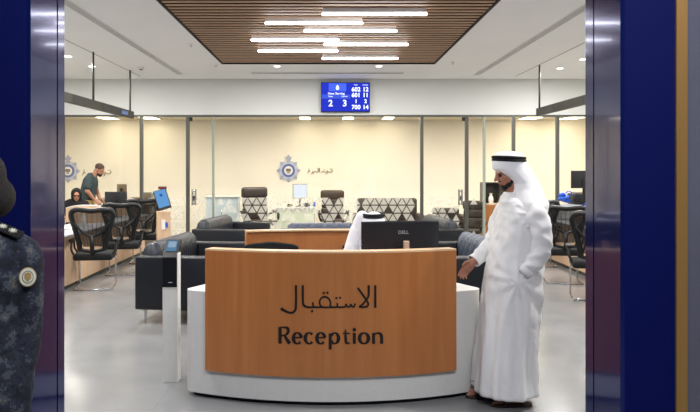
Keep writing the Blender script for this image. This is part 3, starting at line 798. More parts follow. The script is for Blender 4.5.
# ------------------------------------------------------------------ visitor mesh chairs
def mesh_chair(label, loc, rz, group='mesh chairs along the counters'):
    """faces local -Y"""
    t = thing('visitor_chair', label, 'chair', loc, rz, group)
    MB().rbox(-.26, .26, -.25, .24, .405, .50, .035).build('seat', M_fab, t, 'auto')
    # Y-shaped back frame
    fr = MB()
    loop = catmull([(-.16, .24, .55), (-.185, .25, .70), (-.235, .27, .88), (-.27, .295, 1.04), (-.20, .31, 1.10), (0, .325, 1.085), (.20, .31, 1.10), (.27, .295, 1.04), (.235, .27, .88), (.185, .25, .70), (.16, .24, .55)], 5)
    fr.tube(loop, .036, 8)
    fr.tube(catmull([(-.16, .24, .56), (0, .235, .53), (.16, .24, .56)], 4), .024, 8)
    fr.tube(catmull([(-.24, .29, .93), (-.12, .30, .80), (0, .30, .74), (.12, .30, .80), (.24, .29, .93)], 5), .018, 8)
    fr.tube([(0, .30, .75), (0, .27, .55), (0, .18, .45)], [.03, .03, .028], 8)
    fr.build('back_frame', M_black, t, True)
    # lumbar web
    web = MB(); rows = []
    for k in range(9):
        z = .60 + .46 * k / 8; hwid = .12 + .135 * min(1, k / 6); y = .235 + .075 * k / 8
        rows.append([Vector((x * hwid, y - .02 + .02 * x * x, z)) for x in [(-1 + j / 4) for j in range(9)]])
    # woven net as thin crossing bands
    for r_ in rows: web.tube(r_, .0032, 4)
    for j in range(9): web.tube([r_[j] for r_ in rows], .0032, 4)
    for k in range(8):
        m_ = [(a + b) / 2 for a, b in zip(rows[k], rows[k + 1])]; web.tube(m_, .0028, 4)
        m_ = [(a * 3 + b) / 4 for a, b in zip(rows[k], rows[k + 1])]; web.tube(m_, .0024, 4)
        m_ = [(a + b * 3) / 4 for a, b in zip(rows[k], rows[k + 1])]; web.tube(m_, .0024, 4)
    web.build('back_mesh', M_black, t)
    sheet = MB(); sheet.rings(rows, cap=False, closed=False); sheet.build('mesh_cloth', M_net, t)
    for s in (-1, 1):
        MB().tube(catmull([(s * .24, .16, .46), (s * .29, .15, .55), (s * .29, .10, .66)], 4), .016, 8).build('arm_post', M_black, t, True)
        MB().tube([(s * .24, -.1, .46), (s * .29, -.1, .55), (s * .29, -.05, .66)], .014, 8).build('arm_post', M_black, t, True)
        MB().rbox(s * .29 - .035, s * .29 + .035, -.14, .16, .655, .69, .012).build('armrest', M_black, t, 'auto')
        MB().tube(catmull([(s * .20, -.16, .42), (s * .24, -.21, .38), (s * .245, -.235, .25), (s * .245, -.25, .05), (s * .245, -.235, .018), (s * .245, -.15, .013), (s * .245, .22, .013)], 5), .012, 8).build('sled_leg', M_chrome, t, True)
    MB().tube([(-.245, .22, .013), (.245, .22, .013)], .012, 8).build('cross_bar', M_chrome, t, True)
    MB().tube([(-.21, -.17, .42), (.21, -.17, .42)], .012, 8).build('front_bar', M_chrome, t, True)
    return t
c0 = mesh_chair('mesh backed chair at the counter nearest the portal jamb, in front of the seated woman', (-3.225, 9.7, 0), R(190))
def facing(deg): return R(deg)
dup(c0, (-3.215, 11.0, 0), R(190), 'second mesh chair along the counter, between two others near the kiosk')
dup(c0, (-3.22, 12.35, 0), R(188), 'mesh chair farthest down the counter, touching the blue screen kiosk')
dup(c0, (3.42, 10.2, 0), R(170), 'mesh backed chair right behind the robed man at the wooden counter')
dup(c0, (3.36, 8.9, 0), R(166), 'mesh chair cut by the navy jamb on the robed man side')
dup(c0, (3.58, 11.9, 0), R(172), 'mesh chair mostly hidden behind the shoulder of the robed man')

# office swivel chairs of the receptionists
def swivel(label, loc, rz):
    t = thing('swivel_chair', label, 'chair', loc, rz, 'reception swivel chairs')
    MB().rbox(-.25, .25, -.24, .24, .45, .53, .035).build('seat', M_fab, t, 'auto')
    n = 12; rr = []
    for k in range(n + 1):
        a = -1 + 2 * k / n; x = a * .245; y = .25 - .05 * a * a
        top = 1.0 - .035 * a ** 4 + .004 * math.cos(a * 6)
        rr.append([Vector((x, y - .02, .60)), Vector((x, y + .01, .60)), Vector((x, y + .02, top - .01)), Vector((x, y + .005, top)), Vector((x, y - .01, top - .01))])
    MB().rings(rr).build('backrest', M_fab, t, 'auto')
    MB().tube([(0, .27, .78), (0, .30, .6), (0, .24, .44), (0, .05, .43)], .022, 8).build('back_support', M_black, t, True)
    MB().tube([(0, 0, .45), (0, 0, .1)], [.03, .028], 12).build('gas_column', M_black, t, True)
    mb = MB()
    for k in range(5):
        a = 2 * PI * k / 5; mb.tube([(0, 0, .11), (.28 * math.cos(a), .28 * math.sin(a), .075)], [.026, .015], 8)
    mb.build('star_base', M_black, t, True)
    for k in range(5):
        a = 2 * PI * k / 5; c = Vector((.28 * math.cos(a), .28 * math.sin(a), .03)); d = Vector((-math.sin(a), math.cos(a), 0))
        MB().tube([c - d * .022, c + d * .022], .03, 12).build('caster', M_black, t, 'auto')
    return t
s0 = swivel('empty black swivel chair behind the desk, between sofa and receptionist', (PXx(270, 6.1), 5.98, 0), 0)
dup(s0, (PXx(371, 6.1), 6.03, 0), 0, 'black swivel chair holding the seated receptionist')

# ------------------------------------------------------------------ self service post
t = thing('service_post', 'slim white post with a black head and small tilted screen beside the desk', 'kiosk', (PXx(171, 5.45), 5.47, 0))
MB().rbox(-.062, .052, -.04, .04, .0, .735, .004).build('post', M_white, t)
MB().rbox(.0525, .062, -.046, .045, 0, 1.0, .002).build('side_plate', M_paper, t)
prof = [(-.045, .735), (-.045, .965), (-.03, .985), (.11, 1.095), (.11, .735)]
M_yz = Matrix(((0, 1, 0, 0), (1, 0, 0, 0), (0, 0, 1, 0), (0, 0, 0, 1)))   # swaps X and Y
MB().prism(prof, -.064, .052, M=M_yz).build('head', M_black, t, bevel=.004)
sl = math.atan2(1.095 - .985, .14)
Mx = Matrix.Translation((-.006, .040, 1.0415)) @ Matrix.Rotation(sl, 4, 'X')
MB().box(-.040, .040, -.05, .062, 0, .004, M=Mx).build('screen', emis('post screen glow', (.10, .22, .36, 1), 1.0), t)
MB().box(-.03, .03, -.012, .05, .0041, .006, M=Mx).build('screen_page', emis('post screen page', (.35, .5, .66, 1), .8), t)
MB().rbox(-.016, .016, -.048, -.044, .77, .775, .001).build('logo', M_silver, t)
MB().box(-.061, .051, -.041, .05, 0, .006).build('foot_plate', M_white, t)

# ticket kiosk with portrait screen
t = thing('ticket_kiosk', 'wooden ticket kiosk with a leaning blue portrait screen beside the mesh chairs', 'kiosk', (PXx(163, 11.9), 11.9, 0), R(18)); kiosk = t
MB().rbox(-.10, .12, -.08, .16, 0, .92, .006).build('column', M_peach, t)
Mx = Matrix.Translation((-.02, -.06, 1.135)) @ Matrix.Scale(.88, 4) @ Matrix.Rotation(R(-16), 4, 'Y') @ Matrix.Rotation(R(-18), 4, 'X')
MB().rbox(-.125, .125, -.02, .03, -.21, .19, .008, M=Mx).build('casing', M_black, t, 'auto')
MB().box(-.108, .108, -.0235, -.0205, -.165, .175, M=Mx).build('screen', M_scrb, t)
mb = MB(); mb.prism([(.03 * math.cos(k * PI / 8), .075 + .03 * math.sin(k * PI / 8)) for k in range(16)], -.026, -.024, M=Mx)
mb.build('round_logo', emis('kiosk logo', (.03, .12, .5, 1), .9), t)
MB().rbox(-.03, .03, -.095, -.082, .62, .78, .004).build('ticket_slot', M_paper, t)
MB().rbox(.035, .07, -.1, -.082, .66, .74, .004).build('blue_sticker', M_blue, t)
MB().rbox(-.08, .06, -.03, .05, 1.30, 1.345, .01).build('printer_top', M_red, t)

# ------------------------------------------------------------------ counters
def counter(label, X, y0, y1, s):
    """front face at X facing the hall, s=-1 counter body extends to -X"""
    cy = (y0 + y1) / 2
    t = thing('service_counter', label, 'counter', (X, cy, 0), 0)
    def bx(mb, a, b, *r, **k):
        lo, hi = sorted((s * a, s * b)); return mb.box(lo, hi, *r, **k)
    bx(MB(), 0, .03, y0 - cy, y1 - cy, .06, .735).build('front_panel', M_peach, t)
    bx(MB(), .03, .05, y0 - cy + .01, y1 - cy - .01, 0, .06).build('plinth', M_bar, t)
    mb = MB(); lo, hi = sorted((s * -.08, s * .60)); mb.rbox(lo, hi, y0 - cy, y1 - cy, .735, .765, .006); mb.build('worktop', M_top, t, 'auto')
    for y in (y0 + .02, y1 - .04):
        bx(MB(), .05, .58, y - cy, y - cy + .02, 0, .735).build('side_panel', M_white, t)
    return t
def divider(label, X, y, s, z1=1.05, wd=.95):
    """curved privacy screen standing across the counter"""
    t = thing('privacy_screen', label, 'desk screen', (X, y, .766))
    rr = []
    n = 18
    for k in range(n + 1):
        a = k / n; x = s * (-.02 + wd * a); yy = -.22 * math.sin(PI * a) ; top = (z1 - .766) * (1 - .55 * (1 - a) ** 3) if False else (z1 - .766) * (.72 + .28 * math.sin(PI * min(1, a * .8 + .12)))
        rr.append([Vector((x, yy - .015, 0)), Vector((x, yy + .015, 0)), Vector((x, yy + .015, top)), Vector((x, yy - .015, top))])
    MB().rings(rr).build('screen_panel', M_peach, t, 'auto')
    rr = [[q[2] * 0 + Vector((q[3].x, q[3].y - .006, q[3].z + .0005)), Vector((q[2].x, q[2].y + .006, q[2].z + .0005)), Vector((q[2].x, q[2].y + .006, q[2].z + .012)), Vector((q[3].x, q[3].y - .006, q[3].z + .012))] for q in rr]
    MB().rings(rr).build('edge_trim', M_paper, t, 'auto')
    return t
counter('peach fronted service counter by the portal jamb, with chairs in front', -3.56, 7.6, 9.98, -1)
counter('peach fronted service counter at which the hijab wearing woman sits', -3.56, 10.0, 12.08, -1)
counter('farthest peach service counter, next to the blue screen kiosk', -3.56, 12.1, 13.6, -1)
counter('peach fronted counter behind the robed man, cut by the navy jamb', 3.92, 7.6, 10.0, 1)
counter('farther peach counter behind the robed man, with the blue bag', 3.92, 10.02, 13.5, 1)
divider('curved peach desk screen in front of the seated woman in the hijab', -3.64, 11.6, -1, 1.05, .72)
divider('curved peach desk screen between the printer and the mesh chairs', -3.62, 13.38, -1, 1.10, .6)
divider('curved peach desk screen under the blue bag behind the robed man', 3.95, 11.2, 1, 1.05, .72)
divider('curved peach desk screen beside the navy jamb on the robed man side', 3.95, 9.3, 1, 1.0, .72)

monitor('monitor', 'black monitor on the farthest counter behind the mesh chairs', (PXx(116, 12.75), 12.75, .766), R(160), .47, .29, .17, cat='monitor')
monitor('monitor', 'small brown backed monitor standing high inside the office behind the counters', (PXx(122, 15.2), 15.2, 1.02), R(160), .24, .17, .12, casing=M_tan)
o = thing('office_cabinet', 'low brown cabinet inside the office beside the raised monitor', 'cabinet', (PXx(128, 15.2), 15.25, 0))
MB().rbox(-.5, .62, -.2, .2, 0, 1.0, .01).build('body', M_tan, o); MB().box(-.52, .64, -.22, .22, 1.0, 1.02).build('top', M_tan, o)
mb = MB(); mb.box(-.02, .0, -.206, -.2005, .05, .95); mb.build('door_gap', M_dark, o)
o = thing('shelf_box', 'flat brown box on the office cabinet behind the kiosk screen', 'box', (PXx(147, 15.2), 15.2, 1.021))
MB().rbox(-.13, .12, -.1, .1, 0, .09, .01).build('box', M_tan, o); MB().rbox(-.1, .09, -.08, .08, .09, .11, .006).build('lid', M_tan, o)
def bottle(label, loc, h=.2, r=.032, m=M_paper, cap=M_paper):
    t = thing('bottle', label, 'bottle', loc)
    MB().lathe([(r * .9, 0), (r, .01), (r, h * .68), (r * .45, h * .82), (r * .42, h * .9)], 16).build('bottle_body', m, t, 'auto')
    MB().lathe([(r * .5, h * .9), (r * .5, h)], 12).build('cap', cap, t, 'auto')
bottle('white bottle standing in front of the monitor on the farthest counter', (PXx(111, 12.3), 12.25, .766), .26)
bottle('white bottle next to the seated woman in the hijab', (-3.72, 10.65, .766), .22)
bottle('white sanitizer bottle beside the navy jamb on the counter', (PXx(585, 10.9), 10.9, .766), .34, .045, cap=M_blue)
o = thing('paper_stack', 'stack of white papers on the counter top behind the first mesh chair', 'paper', (-3.78, 10.25, .766), R(12))
for k in range(3): MB().box(-.1, .1, -.14, .14, k * .008, k * .008 + .007, M=Matrix.Rotation(R(k * 7), 4, 'Z')).build('sheet_bundle', M_paper, o)

# right side counter things
t = monitor('monitor', 'black monitor raised on an arm beyond the blue bag', (PXx(583, 11.6), 11.6, .766), R(188), .42, .29, .56)
o = thing('printer', 'dark desktop printer on the counter below the raised monitor', 'printer', (PXx(579, 12.2), 12.2, 1.03), R(4))
MB().rbox(-.14, .16, -.18, .18, 0, .19, .02).build('body', M_bezel, o, 'auto'); MB().rbox(-.10, .12, -.24, -.17, .05, .07, .006).build('tray', M_black, o); MB().rbox(-.10, .11, -.1, .12, .191, .21, .008).build('lid', M_tan, o)
o2 = thing('storage_box', 'low white cabinet on the counter carrying the dark printer and blue bag', 'cabinet', (PXx(572, 12.2), 12.2, .766))
MB().rbox(-.3, .3, -.2, .2, 0, .262, .008).build('body', M_top, o2); MB().box(-.27, .27, -.206, -.2005, .03, .23).build('door', M_white, o2)
o = thing('blue_bag', 'crumpled bright blue bag beside the dark printer behind the robed man', 'bag', (PXx(565, 12.1), 12.12, 1.03), 0)
o.scale = (.9, .9, .62)
mb = MB()
for k in range(9):
    a = k * 1.3; mb.ell((.06 * math.cos(a) - .01, .05 * math.sin(a), .10 + .022 * k), (.07 - .003 * k, .06, .06))
bag = mb.build('bag_body', M_blue, o, voxel=.012, sm=3)
MB().tube(catmull([(.02, 0, .31), (.07, 0, .37), (.13, 0, .33), (.12, 0, .26)], 5), .012, 8).build('handle', M_blue, o, True)

# ------------------------------------------------------------------ office furniture behind glass
t = thing('office_desk', 'pale desk with a panel front inside the central glazed office', 'desk', (PXx(296, 16.2), 16.2, 0))
MB().rbox(-.50, .46, -.3, .3, .74, .77, .005).build('top', M_white, t); MB().box(-.47, .43, -.26, -.24, .08, .74).build('front_panel', mat('pale sage panel', rgb(196, 200, 180), .6, noise=(5, .03, (1, 1, 1))), t)
for x in (-.47, .41): MB().box(x, x + .02, -.24, .27, 0, .74).build('side_panel', M_white, t)
monitor('monitor', 'office monitor turned to show a white page under the wall crest', (PXx(300, 16.1), 16.1, .771), R(14), .34, .33, .19, screen=M_scrw, casing=M_tan)
MBo = [(283, 'small white cup at the end of the office desk', M_paper, .09), (290, 'small brown stapler on the office desk', M_tan, .05), (307, 'small dark desk phone on the office desk', M_bezel, .1), (314, 'small blue pen pot on the office desk', M_blue, .11)]
for px, lab, m_, h in MBo:
    o = thing('desk_item' if False else {'cup': 'cup', 'stapler': 'stapler', 'phone': 'desk_phone', 'pen': 'pen_pot'}[[w_ for w_ in ('cup', 'stapler', 'phone', 'pen') if w_ in lab][0]], lab, 'desk item', (PXx(px, 16.0), 15.98, .771))
    if m_ is M_tan: MB().rbox(-.07, .07, -.02, .02, 0, h, .01).build('body', m_, o); MB().rbox(-.06, .05, -.015, .015, h, h + .02, .006).build('arm', M_black, o)
    elif m_ is M_bezel: MB().rbox(-.07, .07, -.07, .07, 0, h * .6, .015).build('body', m_, o); MB().rbox(-.09, .09, -.02, .02, h * .6, h, .012).build('handset', m_, o)
    else: MB().lathe([(.03, 0), (.035, h), (.03, h), (.026, .01)], 14).build('body', m_, o, 'auto'); MB().tube([(.01, 0, .02), (.03, .01, h + .06)], .004, 6).build('pen', M_black, o)

def exec_chair(label, loc, rz, s=1.0):
    t = thing('executive_chair', label, 'chair', loc, rz, 'leather chairs in the glazed office')
    t.scale = (s * 1.12, s, s)
    MB().rbox(-.27, .27, -.28, .22, .42, .54, .05).build('seat', M_brown, t, 'auto')
    b = MB()
    b.rbox(-.26, .26, .17, .29, .52, .80, .05); b.rbox(-.25, .25, .19, .31, .78, 1.02, .05); b.rbox(-.27, .27, .19, .34, 1.0, 1.24, .06)
    b.build('backrest', M_brown, t, 'auto')
    for x in (-1, 1):
        a = MB(); a.tube(catmull([(x * .27, .2, .62), (x * .33, .05, .70), (x * .33, -.18, .69), (x * .30, -.24, .55), (x * .25, -.1, .46)], 5), .026, 8)
        a.build('arm', M_black, t, True)
        MB().rbox(x * .33 - .04, x * .33 + .04, -.16, .08, .70, .74, .015).build('arm_pad', M_brown, t, 'auto')
    MB().tube([(0, 0, .43), (0, 0, .1)], .03, 10).build('gas_column', M_chrome, t, True)
    mb = MB()
    for k in range(5):
        a = 2 * PI * k / 5; mb.tube([(0, 0, .11), (.31 * math.cos(a), .31 * math.sin(a), .07)], [.03, .018], 8)
    mb.build('star_base', M_chrome, t, True)
    for k in range(5):
        a = 2 * PI * k / 5; c = Vector((.31 * math.cos(a), .31 * math.sin(a), .03)); d = Vector((-math.sin(a), math.cos(a), 0))
        MB().tube([c - d * .025, c + d * .025], .03, 12).build('caster', M_black, t, 'auto')
exec_chair('brown leather executive chair by the frosted cabinet, turned sideways', (PXx(259, 15.2), 15.2, 0), R(28), 1.0)
exec_chair('brown leather executive chair on the far side of the office monitor', (PXx(333, 16.2), 16.2, 0), R(3), .92)
o = thing('low_cabinet', 'pale low cabinet behind the glass beside the executive chair', 'cabinet', (PXx(226, 15.9), 15.9, 0))
MB().rbox(-.42, .3, -.22, .22, 0, 1.0, .01).build('body', mat('pale blue grey laminate', rgb(190, 200, 206), .5, noise=(4, .03, (1, 1, 1))), o)
MB().rbox(-.44, .32, -.24, .24, 1.001, 1.025, .005).build('top', M_white, o)
for x in (-.07,): MB().tube([(x, -.245, .55), (x, -.245, .72)], .008, 8).build('handle', M_chrome, o, True)
def office_sofa(label, x0, x1, y, h=.95):
    w = (x1 - x0); t = thing('office_sofa', label, 'sofa', ((x0 + x1) / 2, y, 0))
    MB().rbox(-w / 2 + .13, w / 2 - .13, -.4, .3, .12, .44, .03).build('seat', M_brown, t, 'auto')
    MB().rbox(-w / 2 + .1, w / 2 - .1, .2, .4, .3, h, .05).build('backrest', M_brown, t, 'auto')
    for s in (-1, 1):
        a, b = sorted((s * w / 2, s * (w / 2 - .15))); MB().rbox(a, b, -.42, .38, .1, .66, .04).build('arm', M_brown, t, 'auto')
        for yy in (-.36, .32): MB().tube([(s * (w / 2 - .08), yy, .1), (s * (w / 2 - .08), yy, 0)], .02, 8).build('leg', M_chrome, t)
office_sofa('dark brown office sofa behind the frosted triangles, beyond the receptionist', PXx(353, 15.3), PXx(423, 15.3), 15.3, .99)
office_sofa('black topped office sofa inside the glass door, behind the lounge sofa', PXx(430, 15.0), PXx(466, 15.0), 15.0, .79)
exec_chair('dark chair behind the glass next to the door handle, near the robed man', (PXx(471, 14.2), 14.2, 0), R(-30), .80)
# bookcase behind the robed man
t = thing('wooden_sideboard', 'wooden sideboard with a dark shelf behind the face of the robed man', 'sideboard', (PXx(497, 15.4), 15.4, 0))
MB().rbox(-.36, .42, -.2, .2, 0, .86, .01).build('body', M_desk, t); MB().box(-.36, .42, -.2, .2, .862, .885).build('top', M_desktop, t)
MB().box(.02, .03, -.206, -.2005, .05, .82).build('door_gap', M_dark, t)
t = thing('display_shelf', 'dark open shelf unit standing on the wooden sideboard', 'shelf', (PXx(497, 15.4), 15.42, .886))
MB().box(-.34, .4, .12, .15, 0, .46).build('back_board', M_brown, t); MB().box(-.34, .4, -.12, .119, .44, .46).build('shelf_top', M_brown, t)
for x in (-.34, .03, .38): MB().box(x, x + .02, -.12, .119, 0, .439).build('upright', M_brown, t)
for k, (px, h, m_, lab) in enumerate(((491, .22, M_paper, 'pale vase on the sideboard shelf beside the face of the robed man'), (500, .26, mat('dark green leaf', rgb(50, 74, 52), .6, noise=(9, .1, (1, 1, 1))), 'dark green potted ornament on the sideboard shelf'))):
    o = thing('vase', lab, 'ornament', (PXx(px, 15.35) + (.03 if px == 500 else 0), 15.36, .886)); MB().lathe([(.03, 0), (.06, .06), (.05, h * .6), (.025, h * .8), (.035, h)], 16).build('body', m_, o, 'auto'); MB().lathe([(.037, h + .001), (.037, h + .01), (.03, h + .01)], 16).build('rim', M_tan, o)

# ================================================================== PEOPLE
def basis(f, up=(0, 0, 1)):
    """columns: right side (x), forward (y), up (z)"""
    f = Vector(f).normalized(); u = Vector(up); u = (u - f * u.dot(f)).normalized(); r = f.cross(u)
    return Matrix((r, f, u)).transposed()
def head(mb, c, f, s=1.0):
    """c centre of head, f face direction; head ~.23 tall"""
    B = basis(f); T = lambda x, y, z: Vector(c) + B @ (Vector((x, y, z)) * s)
    mb.ell(T(0, -.012, .030), (.076 * s, .095 * s, .088 * s), B)
    mb.ell(T(0, .022, -.030), (.060 * s, .066 * s, .078 * s), B)
    mb.ell(T(0, .052, -.082), (.030 * s, .026 * s, .024 * s), B)          # chin
    mb.ell(T(0, .074, .022), (.052 * s, .014 * s, .012 * s), B)           # brow
    mb.caps(T(0, .086, .012), .008 * s, T(0, .108, -.022), .013 * s)      # nose
    for q in (-1, 1):
        mb.ell(T(q * .012, .096, -.026), (.008 * s, .009 * s, .007 * s), B)
        mb.ell(T(q * .078, -.01, -.008), (.009 * s, .02 * s, .032 * s), B)  # ear
        mb.ell(T(q * .036, .056, -.020), (.020 * s, .018 * s, .018 * s), B)  # cheek
    mb.ell(T(0, .084, -.050), (.023 * s, .010 * s, .006 * s), B); mb.ell(T(0, .081, -.060), (.020 * s, .011 * s, .007 * s), B)  # lips
def eyes(parent, c, f, s=1.0):
    B = basis(f); mb = MB()
    for q in (-1, 1): mb.ell(Vector(c) + B @ (Vector((q * .031, .077, .004)) * s), .0115 * s)
    return mb.build('eyes', mat('dark eye', rgb(30, 22, 20), .2, noise=(5, .1, (1, 1, 1))), parent, True)
def hand(mb, wr, d, pn, thumb, curl=.35, s=1.0):
    """wr wrist, d finger direction, pn palm normal (fingers curl towards it), thumb side vector"""
    d = Vector(d).normalized(); pn = Vector(pn); pn = (pn - d * pn.dot(d)).normalized(); th = d.cross(pn)
    if th.dot(Vector(thumb)) < 0: th = -th
    wr = Vector(wr); B = Matrix((th, d, pn)).transposed()
    mb.ell(wr + d * .045 * s, (.040 * s, .055 * s, .016 * s), B)
    mb.ell(wr + d * .07 * s, (.041 * s, .03 * s, .014 * s), B)
    mb.caps(wr - d * .02 * s, .026 * s, wr + d * .03 * s, .026 * s)
    for k, (o_, L) in enumerate(((.030, .072), (.010, .080), (-.010, .074), (-.029, .058))):
        p = wr + d * .086 * s + th * o_ * s; a = curl * (.5 + .2 * k); dd = d
        p_prev = wr + d * .05 * s + th * o_ * .8 * s
        mb.caps(p_prev, .010 * s, p, .0095 * s)
        for j, fr in enumerate((.45, .30, .25)):
            a2 = a * (j + 1) * .9; dd = (d * math.cos(a2) + pn * math.sin(a2))
            q = p + dd * L * fr * s; mb.caps(p, (.0092 - j * .0009) * s, q, (.0085 - j * .0009) * s); p = q
    p = wr + d * .022 * s + th * .030 * s; dd = (d * .65 + th * .65 + pn * .3).normalized()
    q = p + dd * .036 * s; mb.caps(p, .0125 * s, q, .0105 * s); dd = (d * .85 + th * .25 + pn * .4).normalized()
    mb.caps(q, .0105 * s, q + dd * .034 * s, .0085 * s)
def limb(mb, pts, rad):
    for (a, b, ra, rb) in zip(pts[:-1], pts[1:], rad[:-1], rad[1:]): mb.caps(a, ra, b, rb)
def robe_rings(secs, Y, n=48, fold=0.0, k1=9, k2=15, ph=0.0, seedphase=0):
    rings = []
    for i, (z, xf, xb, hy, fa) in enumerate(secs):
        cx, rx = (xf + xb) / 2, (xb - xf) / 2; ring = []
        for j in range(n):
            a = 2 * PI * j / n
            w_ = 1 + fa * (math.sin(k1 * a + ph + z * 1.3) * .6 + math.sin(k2 * a + 1.7 + z * .8) * .4)
            ring.append(Vector((cx + rx * w_ * math.cos(a), Y + hy * w_ * math.sin(a), z)))
        rings.append(ring)
    return rings

from mathutils import noise as _nz
def ridge(p): return 1 - 2 * abs(_nz.noise(p))
# ---- man in the white robe --------------------------------------------------
DM = 4.98
def q(px, py, dy=0.0): return Vector(((px - VX) / F * DM, DM + dy, CZ - (py - VY) / F * DM))
base = q(512, 168); zfix = 0.0
t = thing('person', 'man in long white robe and head cloth walking past the desk, hand in pocket', 'person', (base.x, DM, 0))
off = Vector((base.x, DM, 0))
def shift(mb):
    for v in mb.v: v -= off
    return mb
kz = (398 - 168) / F * DM        # reach of the feet below the lens
def qz(px, py, dy=0.0):
    v = q(px, py, dy); return v
body = MB()
hc = qz(508.5, 172.5)
fdir = Vector((-1, -.12, -.32))
head(body, hc, fdir, 1.0)
limb(body, [qz(513, 183), qz(517, 200)], [.056, .060])
body.ell(qz(521, 222), (.13, .19, .17)); body.ell(qz(518, 262), (.125, .165, .22)); body.ell(qz(516, 292), (.13, .17, .13))
# legs under the robe
limb(body, [qz(514, 292, -.09), qz(508, 345, -.09), qz(514, 388, -.09)], [.085, .055, .04])
limb(body, [qz(514, 292, .09), qz(500, 345, .09), qz(495, 384, .09)], [.085, .055, .04])
for (fx, fy, dy) in ((514, 392.5, -.09), (494, 390, .09)):
    p = qz(fx, fy, dy); p.z = .055
    body.caps(p, .036, p + Vector((-.13, 0, -.015)), .028)
    for k in range(5): body.caps(p + Vector((-.12, -.03 + .015 * k, -.02)), .012, p + Vector((-.175 + .008 * k, -.032 + .016 * k, -.028)), .010)
# arms
limb(body, [qz(525, 210, -.16), qz(530, 245, -.22), qz(518, 266, -.205)], [.05, .042, .03])
limb(body, [qz(512, 209, .18), qz(500, 246, .17), qz(479.5, 262, .10)], [.05, .038, .026])
hand(body, qz(476, 263.5, .09), (-.68, -.05, -.70), (.2, -.9, -.3), (-.5, -.3, .8), .45, 1.0)
hand(body, qz(517, 268, -.18), (-.7, .1, -.6), (.1, .9, 0), (-.6, 0, .6), .5, .95)
shift(body).build('body', M_skindk, t, voxel=.005, sm=4)
eyes(t, hc - off, fdir)
# beard
B = basis(fdir); mb = MB()
for x_, y_, z_, r_ in ((0, .053, -.082, .032), (.028, .034, -.074, .029), (-.028, .034, -.074, .029), (.044, .005, -.055, .024), (-.044, .005, -.055, .024), (0, .089, -.044, .0)):
    if r_: mb.ell(hc + B @ Vector((x_, y_, z_)), (r_, r_, r_ * .9))
mb.caps(hc + B @ Vector((-.022, .083, -.041)), .007, hc + B @ Vector((.022, .083, -.041)), .007)
shift(mb).build('beard', M_beard, t, voxel=.006, sm=3)
# robe
def zz(py): return CZ - (py - VY) / F * DM
def xx(px): return (px - VX) / F * DM
rs = [(192, 506, 524, .06, 0), (196, 503, 530, .085, 0), (201, 501, 537, .14, .0), (207, 501.5, 541, .18, .005), (215, 499.5, 543.5, .20, .01), (228, 496, 544, .205, .015), (245, 491.5, 543, .195, .02),
      (262, 488.5, 541.5, .19, .02), (280, 486.5, 540, .19, .025), (300, 483.5, 540, .195, .035), (320, 481, 538, .20, .05), (340, 478.5, 536.5, .205, .065), (360, 476.5, 534, .21, .08), (378, 475, 533.5, .215, .09), (390, 474.5, 534, .22, .095), (391.5, 476, 533, .21, .095)]
secs = [(zz(a), xx(b), xx(c), d, e) for a, b, c, d, e in rs]
# refine the sections
fine = []
for i in range(len(secs) - 1):
    for k in range(7):
        u = k / 7; fine.append(tuple(m_ + (n_ - m_) * u for m_, n_ in zip(secs[i], secs[i + 1])))
fine.append(secs[-1])
rr = robe_rings(fine, DM, 150)
for ring in rr:
    c = sum(ring, Vector()) / len(ring)
    for v in ring:
        d = Vector((v.x - c.x, v.y - c.y, 0)).normalized(); low = min(1, max(0, (1.45 - v.z) / 1.2))
        v += d * ((.004 + .012 * low) * ridge(Vector((v.x * 9 + v.z * 1.2, v.y * 9, v.z * 1.3))) + .010 * ridge(Vector((v.x * 14 + v.z * 9, v.y * 14, v.z * 11 + 5))) * (1.3 - low))
# hanging folds and pull lines towards the pocket hand
pk = qz(509, 276, -.2)
for ring in rr:
    for v in ring:
        if v.y < DM + .05:
            dx, dz = v.x - pk.x, v.z - pk.z
            dist = math.hypot(dx, dz); ang = math.atan2(dz, dx)
            amp = .016 * math.exp(-dist * 3.2) * min(1, dist * 10)
            v.y -= amp * (1 + math.sin(ang * 9)) + .035 * math.exp(-(dist / .09) ** 2)
        if v.z < .9: 
            v.y += .010 * (.9 - v.z) * math.sin(v.x * 38 + v.z * 3)
            if v.z < .12: v.z += .03 * max(0, (xx(500) - v.x)) / .2 * (1 if v.y > DM else .35)
mb = MB().rings(rr, cap=False)
# close top and hem with inner fold
shift(mb)
rob = mb.build('robe', M_robe, t, True)
so = rob.modifiers.new('thickness', 'SOLIDIFY'); so.thickness = .004; so.offset = -1
# sleeves
def sleeve(pts, rad, name, folds=.010, seed=0, cuff=True):
    pts = catmull([tuple(p) for p in pts], 11); n = len(pts)
    rds = []
    for i in range(n):
        u = i / (n - 1) * (len(rad) - 1); a = int(min(u, len(rad) - 2)); r_ = rad[a] + (rad[a + 1] - rad[a]) * (u - a)
        rds.append(r_)
    mb = MB(); mb.tube(pts, rds, 28, cap=False)
    # wrinkles
    for i in range(n):
        c = Vector(pts[i])
        for j in range(28):
            v = mb.v[i * 28 + j]; d = (v - c); l = d.length or 1
            v += d / l * folds * 2.2 * (ridge(Vector((v.x * 10 + v.z * 7, v.y * 10 + seed, v.z * 12))) - .3)
    shift(mb)
    o = mb.build(name, M_robe, t, True); s_ = o.modifiers.new('thickness', 'SOLIDIFY'); s_.thickness = .004; s_.offset = -1
    return o
sleeve([qz(522, 204, -.11), qz(528, 214, -.18), qz(531.5, 231, -.215), qz(531.5, 246, -.225), qz(525, 258, -.225), qz(517, 267, -.21)], [.055, .076, .070, .064, .056, .046], 'sleeve', .0075)
sleeve([qz(516, 203, .10), qz(509, 218, .185), qz(503, 236, .185), qz(497, 247, .17), qz(487, 255.5, .135), qz(476.5, 262.5, .095)], [.06, .078, .070, .058, .050, .044], 'sleeve', .006, 2)
